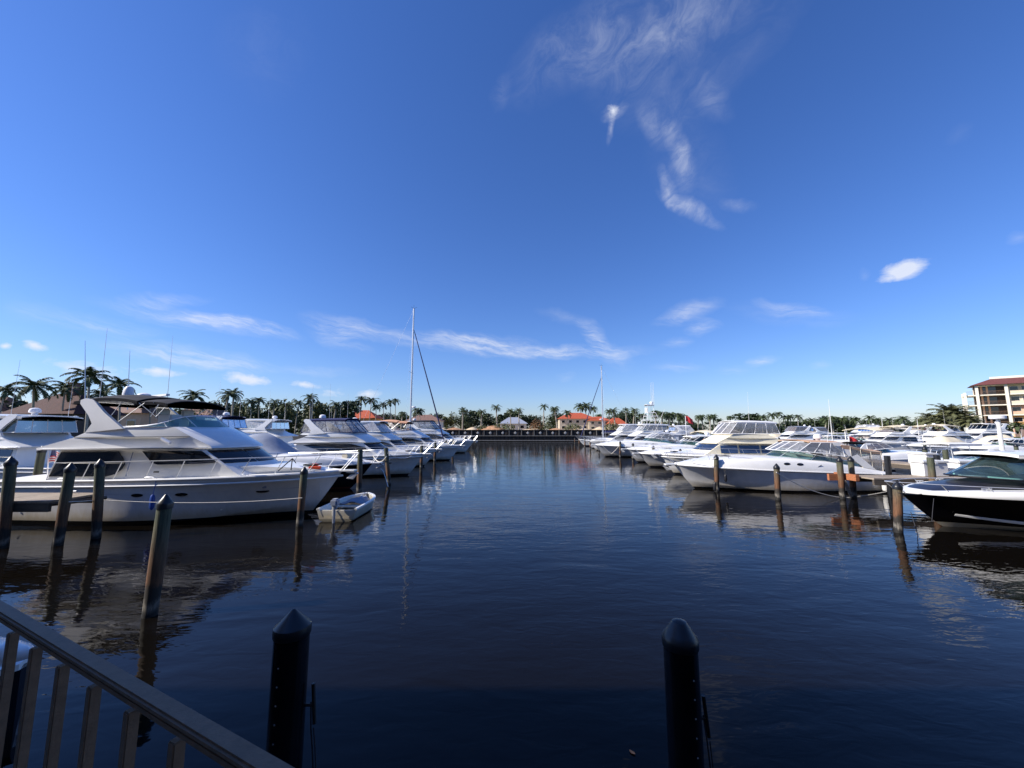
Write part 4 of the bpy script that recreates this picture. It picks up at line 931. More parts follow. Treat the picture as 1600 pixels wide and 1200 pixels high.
row('', [(1458, 646, 90, 44, 'date'), (1480, 634, 88, 56, 'date'), (1500, 642, 86, 46, 'date'), (1468, 652, 84, 38, 'date'), (1512, 650, 84, 36, 'date')], 1.5, 'thick date palm beside the apartment block, {} from the left', 'date palms beside the apartment block')
row('', [(1566, 662, 88, 24, 'coco'), (1592, 658, 86, 30, 'coco')], 1.5, 'palm against the apartment block facade, {} from the left', 'palms in front of the apartment block')
# broadleaf trees: one long irregular belt of individual crowns
its = []
for px in range(520, 1000, 20): 
    if 595 < px < 660 and px % 2: continue
    its.append((px+rnd.uniform(-5, 5), (648 if px < 690 or px > 870 else 645)+rnd.uniform(-4, 6), 140+rnd.uniform(-8, 25), rnd.uniform(26, 40), 'leaf' if rnd.random() < .85 else 'leafb'))
its = [i for i in its if not (872 < i[0] < 960)]+[(893, 652, 172, 26, 'leaf'), (973, 650, 140, 26, 'leaf'), (988, 648, 142, 28, 'leaf')]
row('', its, 3.0, 'dense dark bushy tree on the far seawall bank, {} from the left', 'bushy trees on the far seawall bank')
its = [(px+rnd.uniform(-7, 7), 661+rnd.uniform(-4, 5), 155+rnd.uniform(-10, 30), rnd.uniform(28, 44), 'leaf' if rnd.random() < .8 else 'leafb') for px in range(1005, 1500, 18)]+[(1170, 648, 150, 44, 'leaf'), (1308, 652, 150, 50, 'leaf')]
row('', its, 1.7, 'bushy tree on the right shore, {} from the left', 'bushy trees on the right shore')
its = [(px+rnd.uniform(-6, 6), 634+rnd.uniform(-5, 8), 100+rnd.uniform(-6, 20), rnd.uniform(34, 54), 'leaf' if rnd.random() < .55 else 'leafb') for px in range(330, 560, 26)]+[(497, 634, 90, 46, 'leafb'), (515, 636, 92, 44, 'leafb'), (300, 640, 70, 50, 'leafb'), (15, 630, 60, 60, 'leaf'), (250, 640, 80, 50, 'leaf'), (190, 634, 70, 50, 'leafb')]
row('', its, 1.3, 'bushy tree behind the left boats, {} from the left', 'bushy trees on the left bank')
fixcrowns()

# ------------------------------------------------------------------ houses
def villa(label, c, wd, dp, hw_, hr, wall, roof, rz=0, win=4, floors=1, chim=False, porch=False):
    t = thing('villa', label, 'house', c, rz); mb = MB(); mb.box((0, 0, hw_/2), (wd, dp, hw_)); wl = mb.build('wall', M[wall], t)
    ov = .6; r = MB(); a = wd/2+ov; d = dp/2+ov; k = min(a, d)*.92
    r.add([(-a, -d, hw_), (a, -d, hw_), (a, d, hw_), (-a, d, hw_), (-a+k, 0, hw_+hr), (a-k, 0, hw_+hr)], [(0, 1, 5, 4), (1, 2, 5), (2, 3, 4, 5), (3, 0, 4), (3, 2, 1, 0)]); rf = r.build('roof', M[roof], t, smooth=10)
    if chim:
        m = MB(); m.box((wd*.05, 0, hw_+hr+.1), (.9, .9, 2.4)); m.box((wd*.05, 0, hw_+hr+1.36), (1.15, 1.15, .14)); m.build('chimney', M['roof_p'], rf)
    fh = hw_/floors
    for fl in range(floors):
        for i in range(win):
            x = -wd/2+(i+.5)*wd/win; z = fl*fh+fh*.52
            m = MB(); m.box((x, -dp/2-.03, z), (wd/win*.5, .06, fh*.5)); f = m.build('window', M['stuccow'], t)
            m = MB(); m.box((x, -dp/2-.07, z), (wd/win*.42, .04, fh*.43)); m.build('pane', M['dglass'], f)
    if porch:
        m = MB(); m.box((0, -dp/2-1.2, hw_*.46), (wd*.9, .1, hw_*.9)); m.build('porch_shade_sheet', M['wdark'], t)  # flat dark sheet added for the shade under a porch
    return t
def hs(px0, px1, pyt, pyb, Y, zg, roof_frac, **k):
    a, b_ = AT(px0, pyt, Y), AT(px1, pyt, Y); zt = a.z; wd = b_.x-a.x; hr = (zt-zg)*roof_frac
    return villa(k.pop('label'), ((a.x+b_.x)/2, Y, zg), wd, k.pop('dp', wd*.7), zt-zg-hr, hr, k.pop('wall'), k.pop('roof'), **k)
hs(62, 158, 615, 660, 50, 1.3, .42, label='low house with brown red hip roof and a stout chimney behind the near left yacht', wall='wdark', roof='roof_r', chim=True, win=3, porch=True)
hs(-60, 48, 620, 660, 62, 1.3, .4, label='house with brown red tiled roof at the far left edge', wall='stucco', roof='roof_r', win=4)
hs(172, 250, 618, 660, 64, 1.3, .4, label='pinkish tiled roof house seen under the black canopy', wall='peach', roof='roof_p', win=3, chim=False)
hs(290, 350, 630, 660, 76, 1.3, .4, label='small house with pale clay roof right of the black canopy', wall='peach', roof='roof_p', win=2)
hs(543, 592, 641, 668, 112, 1.3, .32, label='ochre house with bright orange roof behind the navy enclosure', wall='stuccoo', roof='roof_o', win=4)
hs(640, 690, 648, 670, 125, 3.0, .4, label='white house with brown roof right of the tall left mast', wall='stuccow', roof='roof_p', win=3)
hs(782, 822, 652, 672, 150, 3.0, .5, label='grey roofed low house among the trees mid shore', wall='conc', roof='c_grey', win=3)
hs(872, 926, 645, 671, 140, 3.0, .36, label='two storey cream villa with bright orange roof on the far bank', wall='stucco', roof='roof_o', win=5, floors=2)
hs(918, 950, 651, 671, 137, 3.0, .3, label='lower cream wing with orange roof beside the right sailboat mast', wall='stucco', roof='roof_o', win=3, floors=2)
hs(949, 975, 653, 672, 134, 3.0, .5, label='small orange roofed cottage right of the right sailboat mast', wall='stucco', roof='roof_o', win=2)
hs(1378, 1412, 660, 672, 190, 1.7, .3, label='distant white house between small palms on the right shore', wall='stuccow', roof='conc', win=4)
hs(1430, 1455, 664, 674, 120, 1.5, .5, label='low red roofed pavilion left of the date palms', wall='peach', roof='roof_r', win=2)

# ------------------------------------------------------------------ apartment block on the right
def apartment():
    Y = 104.0; x0 = AT(1533, 660, Y).x; xs = [-2.2, 0, 5.0, 9.6, 14.5, 20]
    t = thing('apartment_block', 'cream four storey block with open dark balconies and red tiled roof at the right edge', 'apartment building', (x0, Y, 1.5), R(-45))
    z0 = 0; fh = 2.72; n = 5; top = n*fh
    D = 8
    for i in range(n+1):
        if i == n: 
            m = MB(); m.box(((xs[1]+xs[-1])/2, D/2-.0, top), (xs[-1]-xs[1], D, .25)); m.build('floor_slab', M['stuccow'], t); continue
        m = MB(); m.box(((xs[0]+xs[-1])/2, D/2, i*fh+.10), (xs[-1]-xs[0]+.3, D, .26)); m.build('floor_slab', M['stuccow'], t)
    for j, x in enumerate(xs):
        hh = top if j else top-fh+.9
        m = MB(); m.box((x, -.15, hh/2), (.55, .5, hh)); m.build('column', M['stuccow'], t)
        if j < 2:
            m = MB(); m.box((x, D*.55, hh/2), (.55, .5, hh)); m.build('column', M['stuccow'], t)
    # recessed wall of the open balconies
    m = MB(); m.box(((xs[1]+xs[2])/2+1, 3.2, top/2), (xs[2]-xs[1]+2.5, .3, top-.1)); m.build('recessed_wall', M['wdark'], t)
    m = MB(); m.box((xs[1]+.2, 3.2+(D-3.2)/2, top/2), (.3, D-3.2, top-.1)); m.build('side_wall', M['peach'], t)
    for x in (lerp(xs[1], xs[2], .22), lerp(xs[1], xs[2], .42)):
        m = MB(); m.box((x, 2.9, top/2), (.35, .3, top-.2)); m.build('inner_pier', M['peach'], t)
    for i in range(n):
        m = MB(); m.box(((xs[1]+xs[2])/2, 2.98, i*fh+1.35), ((xs[2]-xs[1])*.45, .06, 2.0)); m.build('balcony_door', M['dglass'], t)
        m = MB(); y = .0
        for a, c in ((xs[0], xs[1]), (xs[1], xs[2])):
            if i == 0: continue
            m = MB(); m.box(((a+c)/2, y, i*fh+1.15), (c-a-.5, .05, .05)); 
            k = int((c-a)/.22)
            for q_ in range(k): m.box((a+.4+q_*.22, y, i*fh+.7), (.025, .025, .9))
            m.build('balcony_railing', M['rail'], t)
    # infilled bays on the right
    for j in (2, 3, 4):
        for i in range(n):
            a, c = xs[j], xs[j+1]; col = 'stuccoo' if i == 1 else 'warm' if i > 2 else 'peach'
            m = MB(); m.box(((a+c)/2, 1.3, i*fh+fh/2), (c-a-.4, .25, fh-.3)); wl = m.build('bay_wall', M[col], t)
            m = MB(); m.box(((a+c)/2, .12, i*fh+.62), (c-a-.56, .14, .8)); m.build('parapet', M[col], t)
            for q_ in (.3, .72):
                m = MB(); m.box((lerp(a, c, q_), 1.15, i*fh+1.65), (1.5, .08, 1.1)); f = m.build('window', M['stuccow'], wl)
                m = MB(); m.box((lerp(a, c, q_), 1.10, i*fh+1.65), (1.3, .06, .95)); m.build('pane', M['dglass'], f) if False else m.build('window_pane', M['dglass'], wl)
    r = MB(); a0, a1 = xs[1]-1.0, xs[-1]+1
    r.add([(a0, -1.2, top+.05), (a1, -1.2, top+.05), (a1, D, top+.05), (a0, D, top+.05), (a0+4, 3.4, top+1.9), (a1, 3.4, top+1.9), (a1, D-4, top+1.9), (a0+4, D-4, top+1.9)], [(0, 1, 5, 4), (1, 2, 6, 5), (2, 3, 7, 6), (3, 0, 4, 7), (4, 5, 6, 7), (3, 2, 1, 0)])
    rf = r.build('roof', M['roof_a'], t, smooth=10)
    m = MB(); m.box(((a0+a1)/2+2.2, (D)/2, top+2.15), (a1-a0-3.5, D-8, .7)); m.build('roof_parapet', M['stuccow'], rf)
    m = MB(); m.box(((xs[0]+xs[-1])/2+4, -9, .5), (xs[-1]-xs[0]+10, .3, 2.6)); tag(m.build('garden_wall', M['peach'], loc=(x0, Y, 1.5)), 'long peach garden wall in front of the apartment block', 'wall')
apartment()
# ================================================================== boats in their slips
PI = math.pi
hero = flybridge('motor_yacht', 'large white flybridge yacht with black bimini and dark side windows, nearest boat on the left', (-17.8, 15.1, 0), 0, det=2,
    hull=hull_mat((.82, .80, .78), (.015, .017, .022), None, .16))
# fender, small portlight and stripe on the near side of the near yacht
hb_ = hero
for x, z in ((9.0, 1.18),):
    m = MB(); y = hb_.hullw(x, z)+.012; m.box((x, -y, z), (.14, .02, .09)); hb_.P('registration_sticker', m, M['c_grey'])
m = MB(); m.plate([(.6, 1.045), (10.2, 1.075), (10.2, 1.09), (.6, 1.06)], lambda x, z: hb_.hullw(x, z), .01, -1, .006, 0, .5); hb_.P('pin_stripe', m, M['c_grey'])
hb_.tubes('bow_line', [[(9.55, -.2, 1.95), (9.75, -.8, 2.15), (9.9, -1.1, 1.78)], [(9.75, -.8, 2.15), (9.5, -1.2, 1.75)]], .02, M['drope'])
hb_.tubes('boat_hook', [[(5.2, -1.6, 1.66), (5.25, -1.75, 1.40)]], .012, M['steel'])
m = MB(); m.box((10.35, -.3, 1.78), (.42, .34, .10), R(20)); m.box((10.25, -.1, 1.86), (.2, .2, .1), R(50)); hb_.P('orange_cover', m, M['orange'], bevel=.03)
hb_.fender(5.9, -1, .82, .5, .07, M['blueplastic'])
# flag at the stern
m_, t_, b_ = mat_new('striped_flag_cloth'); tc = t_.nodes.new('ShaderNodeTexCoord'); sp_ = t_.nodes.new('ShaderNodeSeparateXYZ'); t_.links.new(tc.outputs['UV'], sp_.inputs[0])
fr1 = t_.nodes.new('ShaderNodeMath'); fr1.operation = 'MULTIPLY'; fr1.inputs[1].default_value = 6.5; t_.links.new(sp_.outputs[1], fr1.inputs[0])
fr2 = t_.nodes.new('ShaderNodeMath'); fr2.operation = 'FRACT'; t_.links.new(fr1.outputs[0], fr2.inputs[0]); fr3 = t_.nodes.new('ShaderNodeMath'); fr3.operation = 'GREATER_THAN'; fr3.inputs[1].default_value = .5; t_.links.new(fr2.outputs[0], fr3.inputs[0])
rr_ = ramp(t_, fr3.outputs[0], [(0, (.75, .72, .70)), (1, (.55, .02, .035))])
gx = t_.nodes.new('ShaderNodeMath'); gx.operation = 'LESS_THAN'; gx.inputs[1].default_value = .4; t_.links.new(sp_.outputs[0], gx.inputs[0])
gy = t_.nodes.new('ShaderNodeMath'); gy.operation = 'GREATER_THAN'; gy.inputs[1].default_value = .46; t_.links.new(sp_.outputs[1], gy.inputs[0])
ga = t_.nodes.new('ShaderNodeMath'); ga.operation = 'MULTIPLY'; t_.links.new(gx.outputs[0], ga.inputs[0]); t_.links.new(gy.outputs[0], ga.inputs[1])
gm = t_.nodes.new('ShaderNodeMix'); gm.data_type = 'RGBA'; t_.links.new(ga.outputs[0], gm.inputs[0]); t_.links.new(rr_.outputs[0], gm.inputs[6]); gm.inputs[7].default_value = (.015, .02, .10, 1)
t_.links.new(gm.outputs[2], b_.inputs['Base Color']); b_.inputs['Roughness'].default_value = .8
def flag(parent, p, w_, h_, mat, uv=True, droop=.25, name='flag'):
    me = bpy.data.meshes.new(name); vs = []; fs = []; uvs = []
    for i in range(13):
        for j in range(7):
            u, v = i/12, j/6; vs.append((p[0]+u*w_*.92, p[1]+.07*w_*math.sin(u*7+v*1.5), p[2]+h_*(v-1)-droop*w_*u**1.5+.03*math.sin(u*9))); uvs.append((u, v))
    for i in range(12):
        for j in range(6): a = i*7+j; fs.append((a, a+7, a+8, a+1))
    me.from_pydata(vs, [], fs); me.materials.append(mat); ul = me.uv_layers.new(name='UVMap')
    for lp in me.loops: ul.data[lp.index].uv = uvs[lp.vertex_index]
    me.polygons.foreach_set('use_smooth', [True]*len(me.polygons)); o = bpy.data.objects.new(name, me); sc.collection.objects.link(o); o.parent = parent; return o
hb_.tubes('flag_staff', [[(1.1, -1.0, 1.5), (1.0, -1.0, 2.58)]], .018, M['steel']); flag(hb_.o, (1.05, -1.0, 2.52), .85, .5, m_)

# left row, going away from the camera
g1 = 'boats in the left row'
e = express('cabin_cruiser', 'black hulled cruiser with white deck and grey canvas cover, second boat in the left row', (-19.0, 21.6, 0), 0, 11.3, 3.5, hull=hull_mat((.008, .008, .012), (.10, .02, .02), None, .1), canvas='c_grey', cover=True, group=g1)
e.tubes('anchor_rode', [[(11.5, 0, 1.35), (11.9, .05, .9), (12.2, 0, .1)]], .02, M['steel'])
m = MB(); m.tube([(9.9, .2, 1.75), (9.9, -.4, 1.78)], .16, 8); e.P('rolled_line', m, M['c_beige'])
flybridge('motor_yacht', 'tall white flybridge yacht with navy canvas enclosure and clear curtains, behind the black hulled cruiser', (-16.6, 28, 0), 0-0.018, 10.3, 3.7, top='enclosure', tcol='c_navy', vin='vinyl', style=2, group=g1)
flybridge('motor_yacht', 'white yacht with white hardtop curtains and long dark swooping side window', (-17.0, 34.8, 0), 0-0.028, 10.3, 3.7, top='hard', vin='vinyl_w', style=2, arch=False, group=g1)
flybridge('motor_yacht', 'white flybridge boat with faded orange canvas top beside the tall left mast', (-16.1, 41.3, 0), 0-0.007, 10.6, 3.6, top='bimini', tcol='c_orange', style=2, group=g1, radar=False)
sailboat('sailboat', 'white sailboat with tall aluminium mast and furled navy jib in the left row', (-20.0, 48.2, 0), 0-0.024, 12.0, 3.7, 7.35, 18.7, 11.7, group=g1)
flybridge('motor_yacht', 'white yacht with black canvas enclosure just right of the tall left mast', (-17.0, 54.8, 0), 0-0.030, 11.6, 3.9, top='enclosure', tcol='c_black', style=2, group=g1)
express('cabin_cruiser', 'white cruiser with long bow rail farthest out into the channel on the left', (-17.6, 61.5, 0), 0-0.007, 11.6, 3.7, canvas='c_white', group=g1)
sportfish('sportfishing_boat', 'white sportfishing boat near the far end of the left row', (-18.5, 68.2, 0), 0+0.029, 10.8, 4.1, group=g1, tower=False)
# back row on the left, bows away
g2 = 'boats behind the left dock'
flybridge('motor_yacht', 'white hardtop yacht cut by the left edge, behind the left dock', (-22.3, 20.5, 0), PI, 10.4, 3.8, top='hard', vin='smoke', style=1, arch=True, group=g2)
express('cabin_cruiser', 'white open cruiser seen through the arch of the near left yacht', (-21.4, 27.2, 0), PI+0.021, 9.6, 3.5, canvas='c_black', camper=False, group=g2)
flybridge('motor_yacht', 'yacht with navy bimini enclosure and milky curtains behind the bow of the near left yacht', (-21.8, 33.8, 0), PI+0.019, 11.4, 4.0, top='enclosure', tcol='c_navy', vin='vinyl_w', style=1, group=g2)
flybridge('motor_yacht', 'white hardtop yacht with round radar domes, left of the navy enclosure yacht', (-21.8, 40.5, 0), PI-0.019, 11.2, 4.0, top='hard', vin='vinyl_w', style=2, group=g2)
express('cabin_cruiser', 'white cruiser with black tarpaulin cover in the back row on the left', (-21.6, 47, 0), PI+0.003, 10.2, 3.4, canvas='c_black', cover=True, group=g2)
flybridge('motor_yacht', 'white flybridge yacht with navy top deep in the back row on the left', (-21.8, 54, 0), PI-0.016, 11, 3.9, top='enclosure', tcol='c_navy', style=0, group=g2)
sportfish('sportfishing_boat', 'sportfishing boat deep in the back row on the left', (-21.8, 62, 0), PI-0.023, 11, 4.2, group=g2, tower=False)

# right row
g3 = 'boats in the right row'
sportcoupe('sport_cruiser', 'glossy black hulled sport cruiser with white hardtop, nearest boat on the right', (23.6, 13.3, 0), PI, 10.5, 3.35)
c = express('cabin_cruiser', 'white cruiser with tan canvas camper and grey hull side, second on the right', (19.5, 21.7, 0), PI, 10.5, 3.4, canvas='c_tan', vin='vinyl', group=g3, hull=hull_mat((.66, .65, .64), (.02, .02, .025), None, .10))
c.fender(8.4, 1, .70, .38, .07, M['black']); c.fender(8.9, 1, .25, .5, .09, M['black']); c.fender(.5, 1, .45, .75, .12, M['wplastic'])
c.tubes('dock_line', [[(5.6, 1.62, 1.32)]+[tuple(v) for v in sag((5.6, 1.62, 1.30), (3.6, 1.62, 1.40), .28, 8)]+[(3.6, 1.62, 1.4)]], .016, M['drope'])
# low pulpit platform and white bowsprit shape below it
b4 = flybridge('motor_yacht', 'cream flybridge yacht with white framed clear enclosure behind the tan canvas cruiser', (20.7, 28.2, 0), PI-0.028, 9.9, 3.9, top='enclosure', tcol='c_white', vin='vinyl', style=1, trim='cream', flycol='cream', arch=False, radar=False, ant=1, wcol='bglass', group=g3)
express('cabin_cruiser', 'white cruiser with green windshield and orange tan mooring cover over the cockpit', (20.6, 33.6, 0), PI-0.020, 9.6, 3.3, canvas='c_orange', camper=True, group=g3, hull=hull_mat((.40, .40, .40)))
express('cabin_cruiser', 'large white hardtop coupe cruiser with dark side glass, third long bow on the right', (22.0, 39.0, 0), PI+0.030, 10.6, 3.5, hard=True, vin='smoke', canvas='c_white', group=g3, hull=hull_mat((.50, .50, .49)))
express('cabin_cruiser', 'long grey hulled white cruiser whose bow reaches farthest into the right channel edge', (21.4, 46.9, 0), PI+0.023, 11.4, 3.6, canvas='c_grey', group=g3, hull=hull_mat((.45, .45, .45)), vin='vinyl')
sportfish('sportfishing_boat', 'white sportfishing boat with tall tuna tower, outriggers and whip antennas', (23.2, 53.5, 0), PI+0.021, 10.4, 3.9, group=g3)
flybridge('motor_yacht', 'white flybridge yacht with white hardtop just left of the tuna tower', (22.6, 60.5, 0), PI+0.021, 10.6, 3.9, top='hard', vin='vinyl_w', style=2, group=g3)
express('cabin_cruiser', 'small white cruiser between the hardtop yacht and the right sailboat', (23.5, 67.5, 0), PI-0.021, 10.6, 3.5, canvas='c_white', group=g3)
sailboat('sailboat', 'white sailboat with shorter mast near the far end of the right row', (24.6, 75.5, 0), PI-0.013, 11.6, 3.5, 6.8, 15.8, 11.3, group=g3)

# rows beyond the right dock: built one by one, labels say row, place and look
opts = [
 ('fly', dict(top='enclosure', tcol='c_white', vin='vinyl_w', style=2), 'white canvas enclosure'), ('exp', dict(canvas='c_black', camper=False), 'short black canvas top'),
 ('exp', dict(hard=True, vin='smoke', canvas='c_white'), 'white hardtop and smoked glass'), ('fly', dict(top='hard', vin='smoke', style=1), 'white hardtop over the flybridge'),
 ('exp', dict(canvas='c_beige', cover=True), 'beige mooring cover'), ('exp', dict(canvas='c_white', ttop=True, cat='centre console boat'), 'white T-top on steel legs'),
 ('fly', dict(top='bimini', tcol='c_beige', style=0), 'beige bimini over the flybridge'), ('exp', dict(canvas='c_grey', cover=True), 'grey mooring cover'),
 ('exp', dict(canvas='c_navy', vin='vinyl'), 'navy canvas top'), ('fly', dict(top='enclosure', tcol='c_grey', vin='vinyl_d', style=2), 'grey canvas enclosure'),
 ('exp', dict(canvas='c_white', vin='vinyl_w', camper=True), 'white camper canvas')]
def fleet(stern_x, rz, ys, grp, rowname, seq, lmin=9.5, lmax=12.5, hulls=None):
    for i, y in enumerate(ys):
        kd, kw, ds = opts[seq[i % len(seq)]]; kw = dict(kw); L_ = rnd.uniform(lmin, lmax)
        lab = f'white boat with {ds}, {ordn[i]} {rowname}'
        if kd == 'fly': flybridge('motor_yacht', lab, (stern_x+rnd.uniform(-.5, .5), y, 0), rz+rnd.uniform(-.04, .04), L_*.98, L_*.35, group=grp, det=0, ant=1, **kw)
        else: express('cabin_cruiser' if not kw.get('ttop') else 'centre_console_boat', lab, (stern_x+rnd.uniform(-.5, .5), y, 0), rz+rnd.uniform(-.04, .04), L_*.9, L_*.31, group=grp, det=0, ports=False, **kw)
fleet(26.4, 0, [25.5+i*6.4 for i in range(9)], 'boats behind the right dock', 'in the row behind the right dock', [5, 1, 8, 2, 4, 10, 7, 0, 10], 9, 10.6)
fleet(61, PI, [33+i*6.3 for i in range(10)], 'boats across the second channel on the right', 'across the second right channel', [10, 5, 2, 4, 6, 1, 2, 9, 4, 2], 9.5, 11)
fleet(64, 0, [48+i*6.3 for i in range(7)], 'boats in the outermost right row', 'in the outermost right row', [2, 4, 6, 8, 0, 5, 9], 9.5, 11.5)
fleet(79+14, PI, [66+i*6.2 for i in range(6)], 'boats along the right bank quay', 'along the quay near the apartments', [7, 3, 1, 6, 2, 0], 9.5, 12)

# ------------------------------------------------------------------ docks, pilings, ropes
def dock(label, x0, x1, y0, y1, z, along, name='wooden_dock', legs=()):
    t = thing(name, label, 'dock', (0, 0, 0)); m = MB(); m.box(((x0+x1)/2, (y0+y1)/2, z-.03), (x1-x0, y1-y0, .06)); m.build('deck_boards', M['plank' if along == 'x' else 'planky'], t)
    for f in (0, 1):
        m = MB()
        if along == 'x': m.box(((x0+x1)/2, lerp(y0+.05, y1-.05, f), z-.18), (x1-x0-.02, .09, .24))
        else: m.box((lerp(x0+.05, x1-.05, f), (y0+y1)/2, z-.18), (.09, y1-y0-.02, .24))
        m.build('edge_beam', M['beam'], t)
    return t
dl = dock('wooden finger pier at the lower left with grey beams and a line of pilings', -30, -12.95, 11.05, 12.5, 1.22, 'x')
m = MB(); 
for sgn in (0, 1): m.tube([(-13.0, 11.12, 1.12), (-12.75, 12.4, 1.08)], .06, 4)
m.build('corner_brace', M['beam'], dl)
m = MB(); m.tube([(-14.0, 12.3, 1.3), (-13.6, 12.3, 1.3)], .02, 6); m.tube([(-13.8, 12.3, 1.2), (-13.8, 12.3, 1.3)], .025, 6); m.build('dock_cleat', M['steel'], dl)
dock('long main walkway on the left behind the sterns, plank lit in stripes', -20.9, -19.2, 9, 84, 1.2, 'y')
dr = dock('narrow finger pier on the right with white dock boxes and orange end plank', 15.9, 24.2, 17.25, 18.5, 1.08, 'x')
dock('main walkway on the right behind the moored sterns', 24.3, 26.0, 5, 95, 1.1, 'y')
dock('walkway of the second channel far right', 61.4, 63.4, 28, 98, 1.1, 'y')
m = MB(); m.box((15.72, 18.45, 1.02), (.16, 1.2, .28)); m.box((15.5, 18.55, .98), (1.1, .12, .30)); m.build('end_plank', M['oplank'], dr)
m = MB(); m.tube([(15.55, 18.4, .85), (16.0, 18.6, .1)], .08, 4); m.build('diagonal_brace', M['trunk'], dr)
def pile(base, top, r, label, group=None, cap=True, name='mooring_piling', mat='pile', z0=-1.6, straight=False):
    r = r*.80
    b_, t_ = Vector(base), Vector(top)
    if cap: t_ = t_-(t_-b_).normalized()*r*1.35
    if True:  t = thing(name, label, 'piling', (b_.x, b_.y, 0), 0, group); d = (t_-b_)
    lo = d*(z0/max(.2, d.z)); n = 8; m = MB(); q_ = random.Random(int(abs(b_.x*91+b_.y*37)))
    pts = [lo.lerp(d, k/n) for k in range(n+1)]; m.tube(pts, [r*q_.uniform(.96, 1.05) for _ in pts], 14); m.build('post', M[mat], t, smooth=60)
    if cap:
        c = MB(); u = d.normalized(); c.lathe([(r*1.10, -.10), (r*1.13, -.02), (r*1.05, .01), (r*.55, r*.75), (.015, r*1.35)], (0, 0, 0), 14); mt = Matrix.Translation(d) @ u.to_track_quat('Z', 'Y').to_matrix().to_4x4(); c.v = [tuple(mt @ Vector(v)) for v in c.v]; c.build('conical_cap', M['cap'], t, smooth=30)
    return t
LP = [(90, 852, 112, 723, .15, 'leaning piling at the outer end of the left finger pier, nearer of two'), (150, 841, 157, 717, .145, 'leaning piling at the outer end of the left finger pier, right one'), (4, 856, 18, 713, .15, 'dark capped piling rising through the left finger pier at the frame edge'),
 (234, 962, 260, 772, .138, 'thick leaning piling with orange lower half standing free in the left foreground water'), (468, 822, 476, 729, .14, 'black capped piling in front of the bow of the near left yacht'),
 (561, 770, 563, 702, .16, 'greenish piling against the black hull on the left'), (608, 757, 603, 700, .15, 'piling leaning left with a white rope loop'), (658, 732, 659, 694, .15, 'dark piling right of the second left bow, in front of the mast boat'),
 (679, 721, 680.5, 689, .15, 'slim piling seventh out along the left channel edge'), (696, 714, 697.5, 687, .15, 'slim piling below the furled jib of the left sailboat'), (707, 709, 708.5, 685, .15, 'slim piling second to the right of the furled jib'),
 (719, 705, 720, 686, .15, 'last but one piling at the end of the left row'), (727, 702, 728, 685, .15, 'last piling at the end of the left row')]
for bx, by, tx, ty, r, lb in LP:
    p = G(bx, by); tp = AT(tx, ty, p.y); pile(p, tp, r, lb, 'pilings along the left side', cap=bx not in (561, 608))
RP = [(1404, 832, 1402, 752, .145, 'green and orange piling at the bow of the black sport cruiser'), (1216, 781, 1213, 724, .15, 'green topped orange piling in front of the tan canvas cruiser, tied with white rope'), (1120, 768, 1119, 710, .15, 'brown rope wrapped piling near the bow of the tan canvas cruiser'),
 (1063, 739, 1063, 701, .15, 'brown piling fourth out along the right channel edge'), (1021, 725, 1021, 696, .15, 'brown piling fifth out along the right channel edge'), (989, 717.5, 989, 692, .15, 'brown piling sixth out along the right channel edge'),
 (969, 715, 969, 689, .14, 'brown piling beside the far white rope bow'), (936, 710, 936, 702, .10, 'short stub piling low in the water on the right'), (922.5, 703, 922, 685, .15, 'slim piling before the stern of the right sailboat'), (914, 700, 914, 683, .15, 'slim piling second beyond the right sailboat bow'), (905, 697, 905, 682, .14, 'slim piling third beyond the right sailboat bow'), (898, 694, 898, 684, .13, 'farthest slim piling of the right row')]
for bx, by, tx, ty, r, lb in RP:
    p = G(bx, by); tp = AT(tx, ty, p.y); pile(p, tp, r, lb, 'pilings along the right side')
for x, y, zt, lb, mt, cp in [(15.45, 18.45, 1.95, 'dark left piling of the pair holding the orange end plank', 'pile', 1), (16.2, 18.7, 1.95, 'pale sunlit right piling of the pair holding the orange end plank', 'pile', 1), (18.15, 18.9, 1.95, 'near black piling beside the stern of the tan canvas cruiser', 'cap', 0),
   (18.2, 17.0, 2.0, 'tall green piling beyond the black sport cruiser bow', 'pile', 0), (20.4, 18.75, 2.0, 'dark piling between two white dock boxes', 'cap', 0), (23.9, 21.5, 2.1, 'pale stump piling behind the first dock box', 'pile', 0), (24.0, 18.9, 1.9, 'pale stump piling behind the second dock box', 'pile', 0), (21.9, 16.9, 1.9, 'green piling seen through the sport cruiser glass', 'pile', 0)]:
    pile((x, y, 0), (x+.03, y, zt), .15, lb, 'pilings of the right finger pier', cap=bool(cp), mat=mt)
pile((-19.3, 15.9, 0), (-19.2, 15.9, 2.55), .16, 'green piling on the left walkway beside the flag', 'pilings along the left side')
for i, y in enumerate((24.7, 31.3, 38, 44.5)): pile((26.2, y, 0), (26.2, y, 2.2), .15, f'piling on the main right walkway, {ordn[i]} from the near end', 'pilings on the right walkway')
for i in range(8): pile((37.6, 29+i*6.4, 0), (37.6, 29+i*6.4, 2.2), .14, f'mooring piling in the second right channel, {ordn[i]} from the near end', 'pilings in the second right channel')
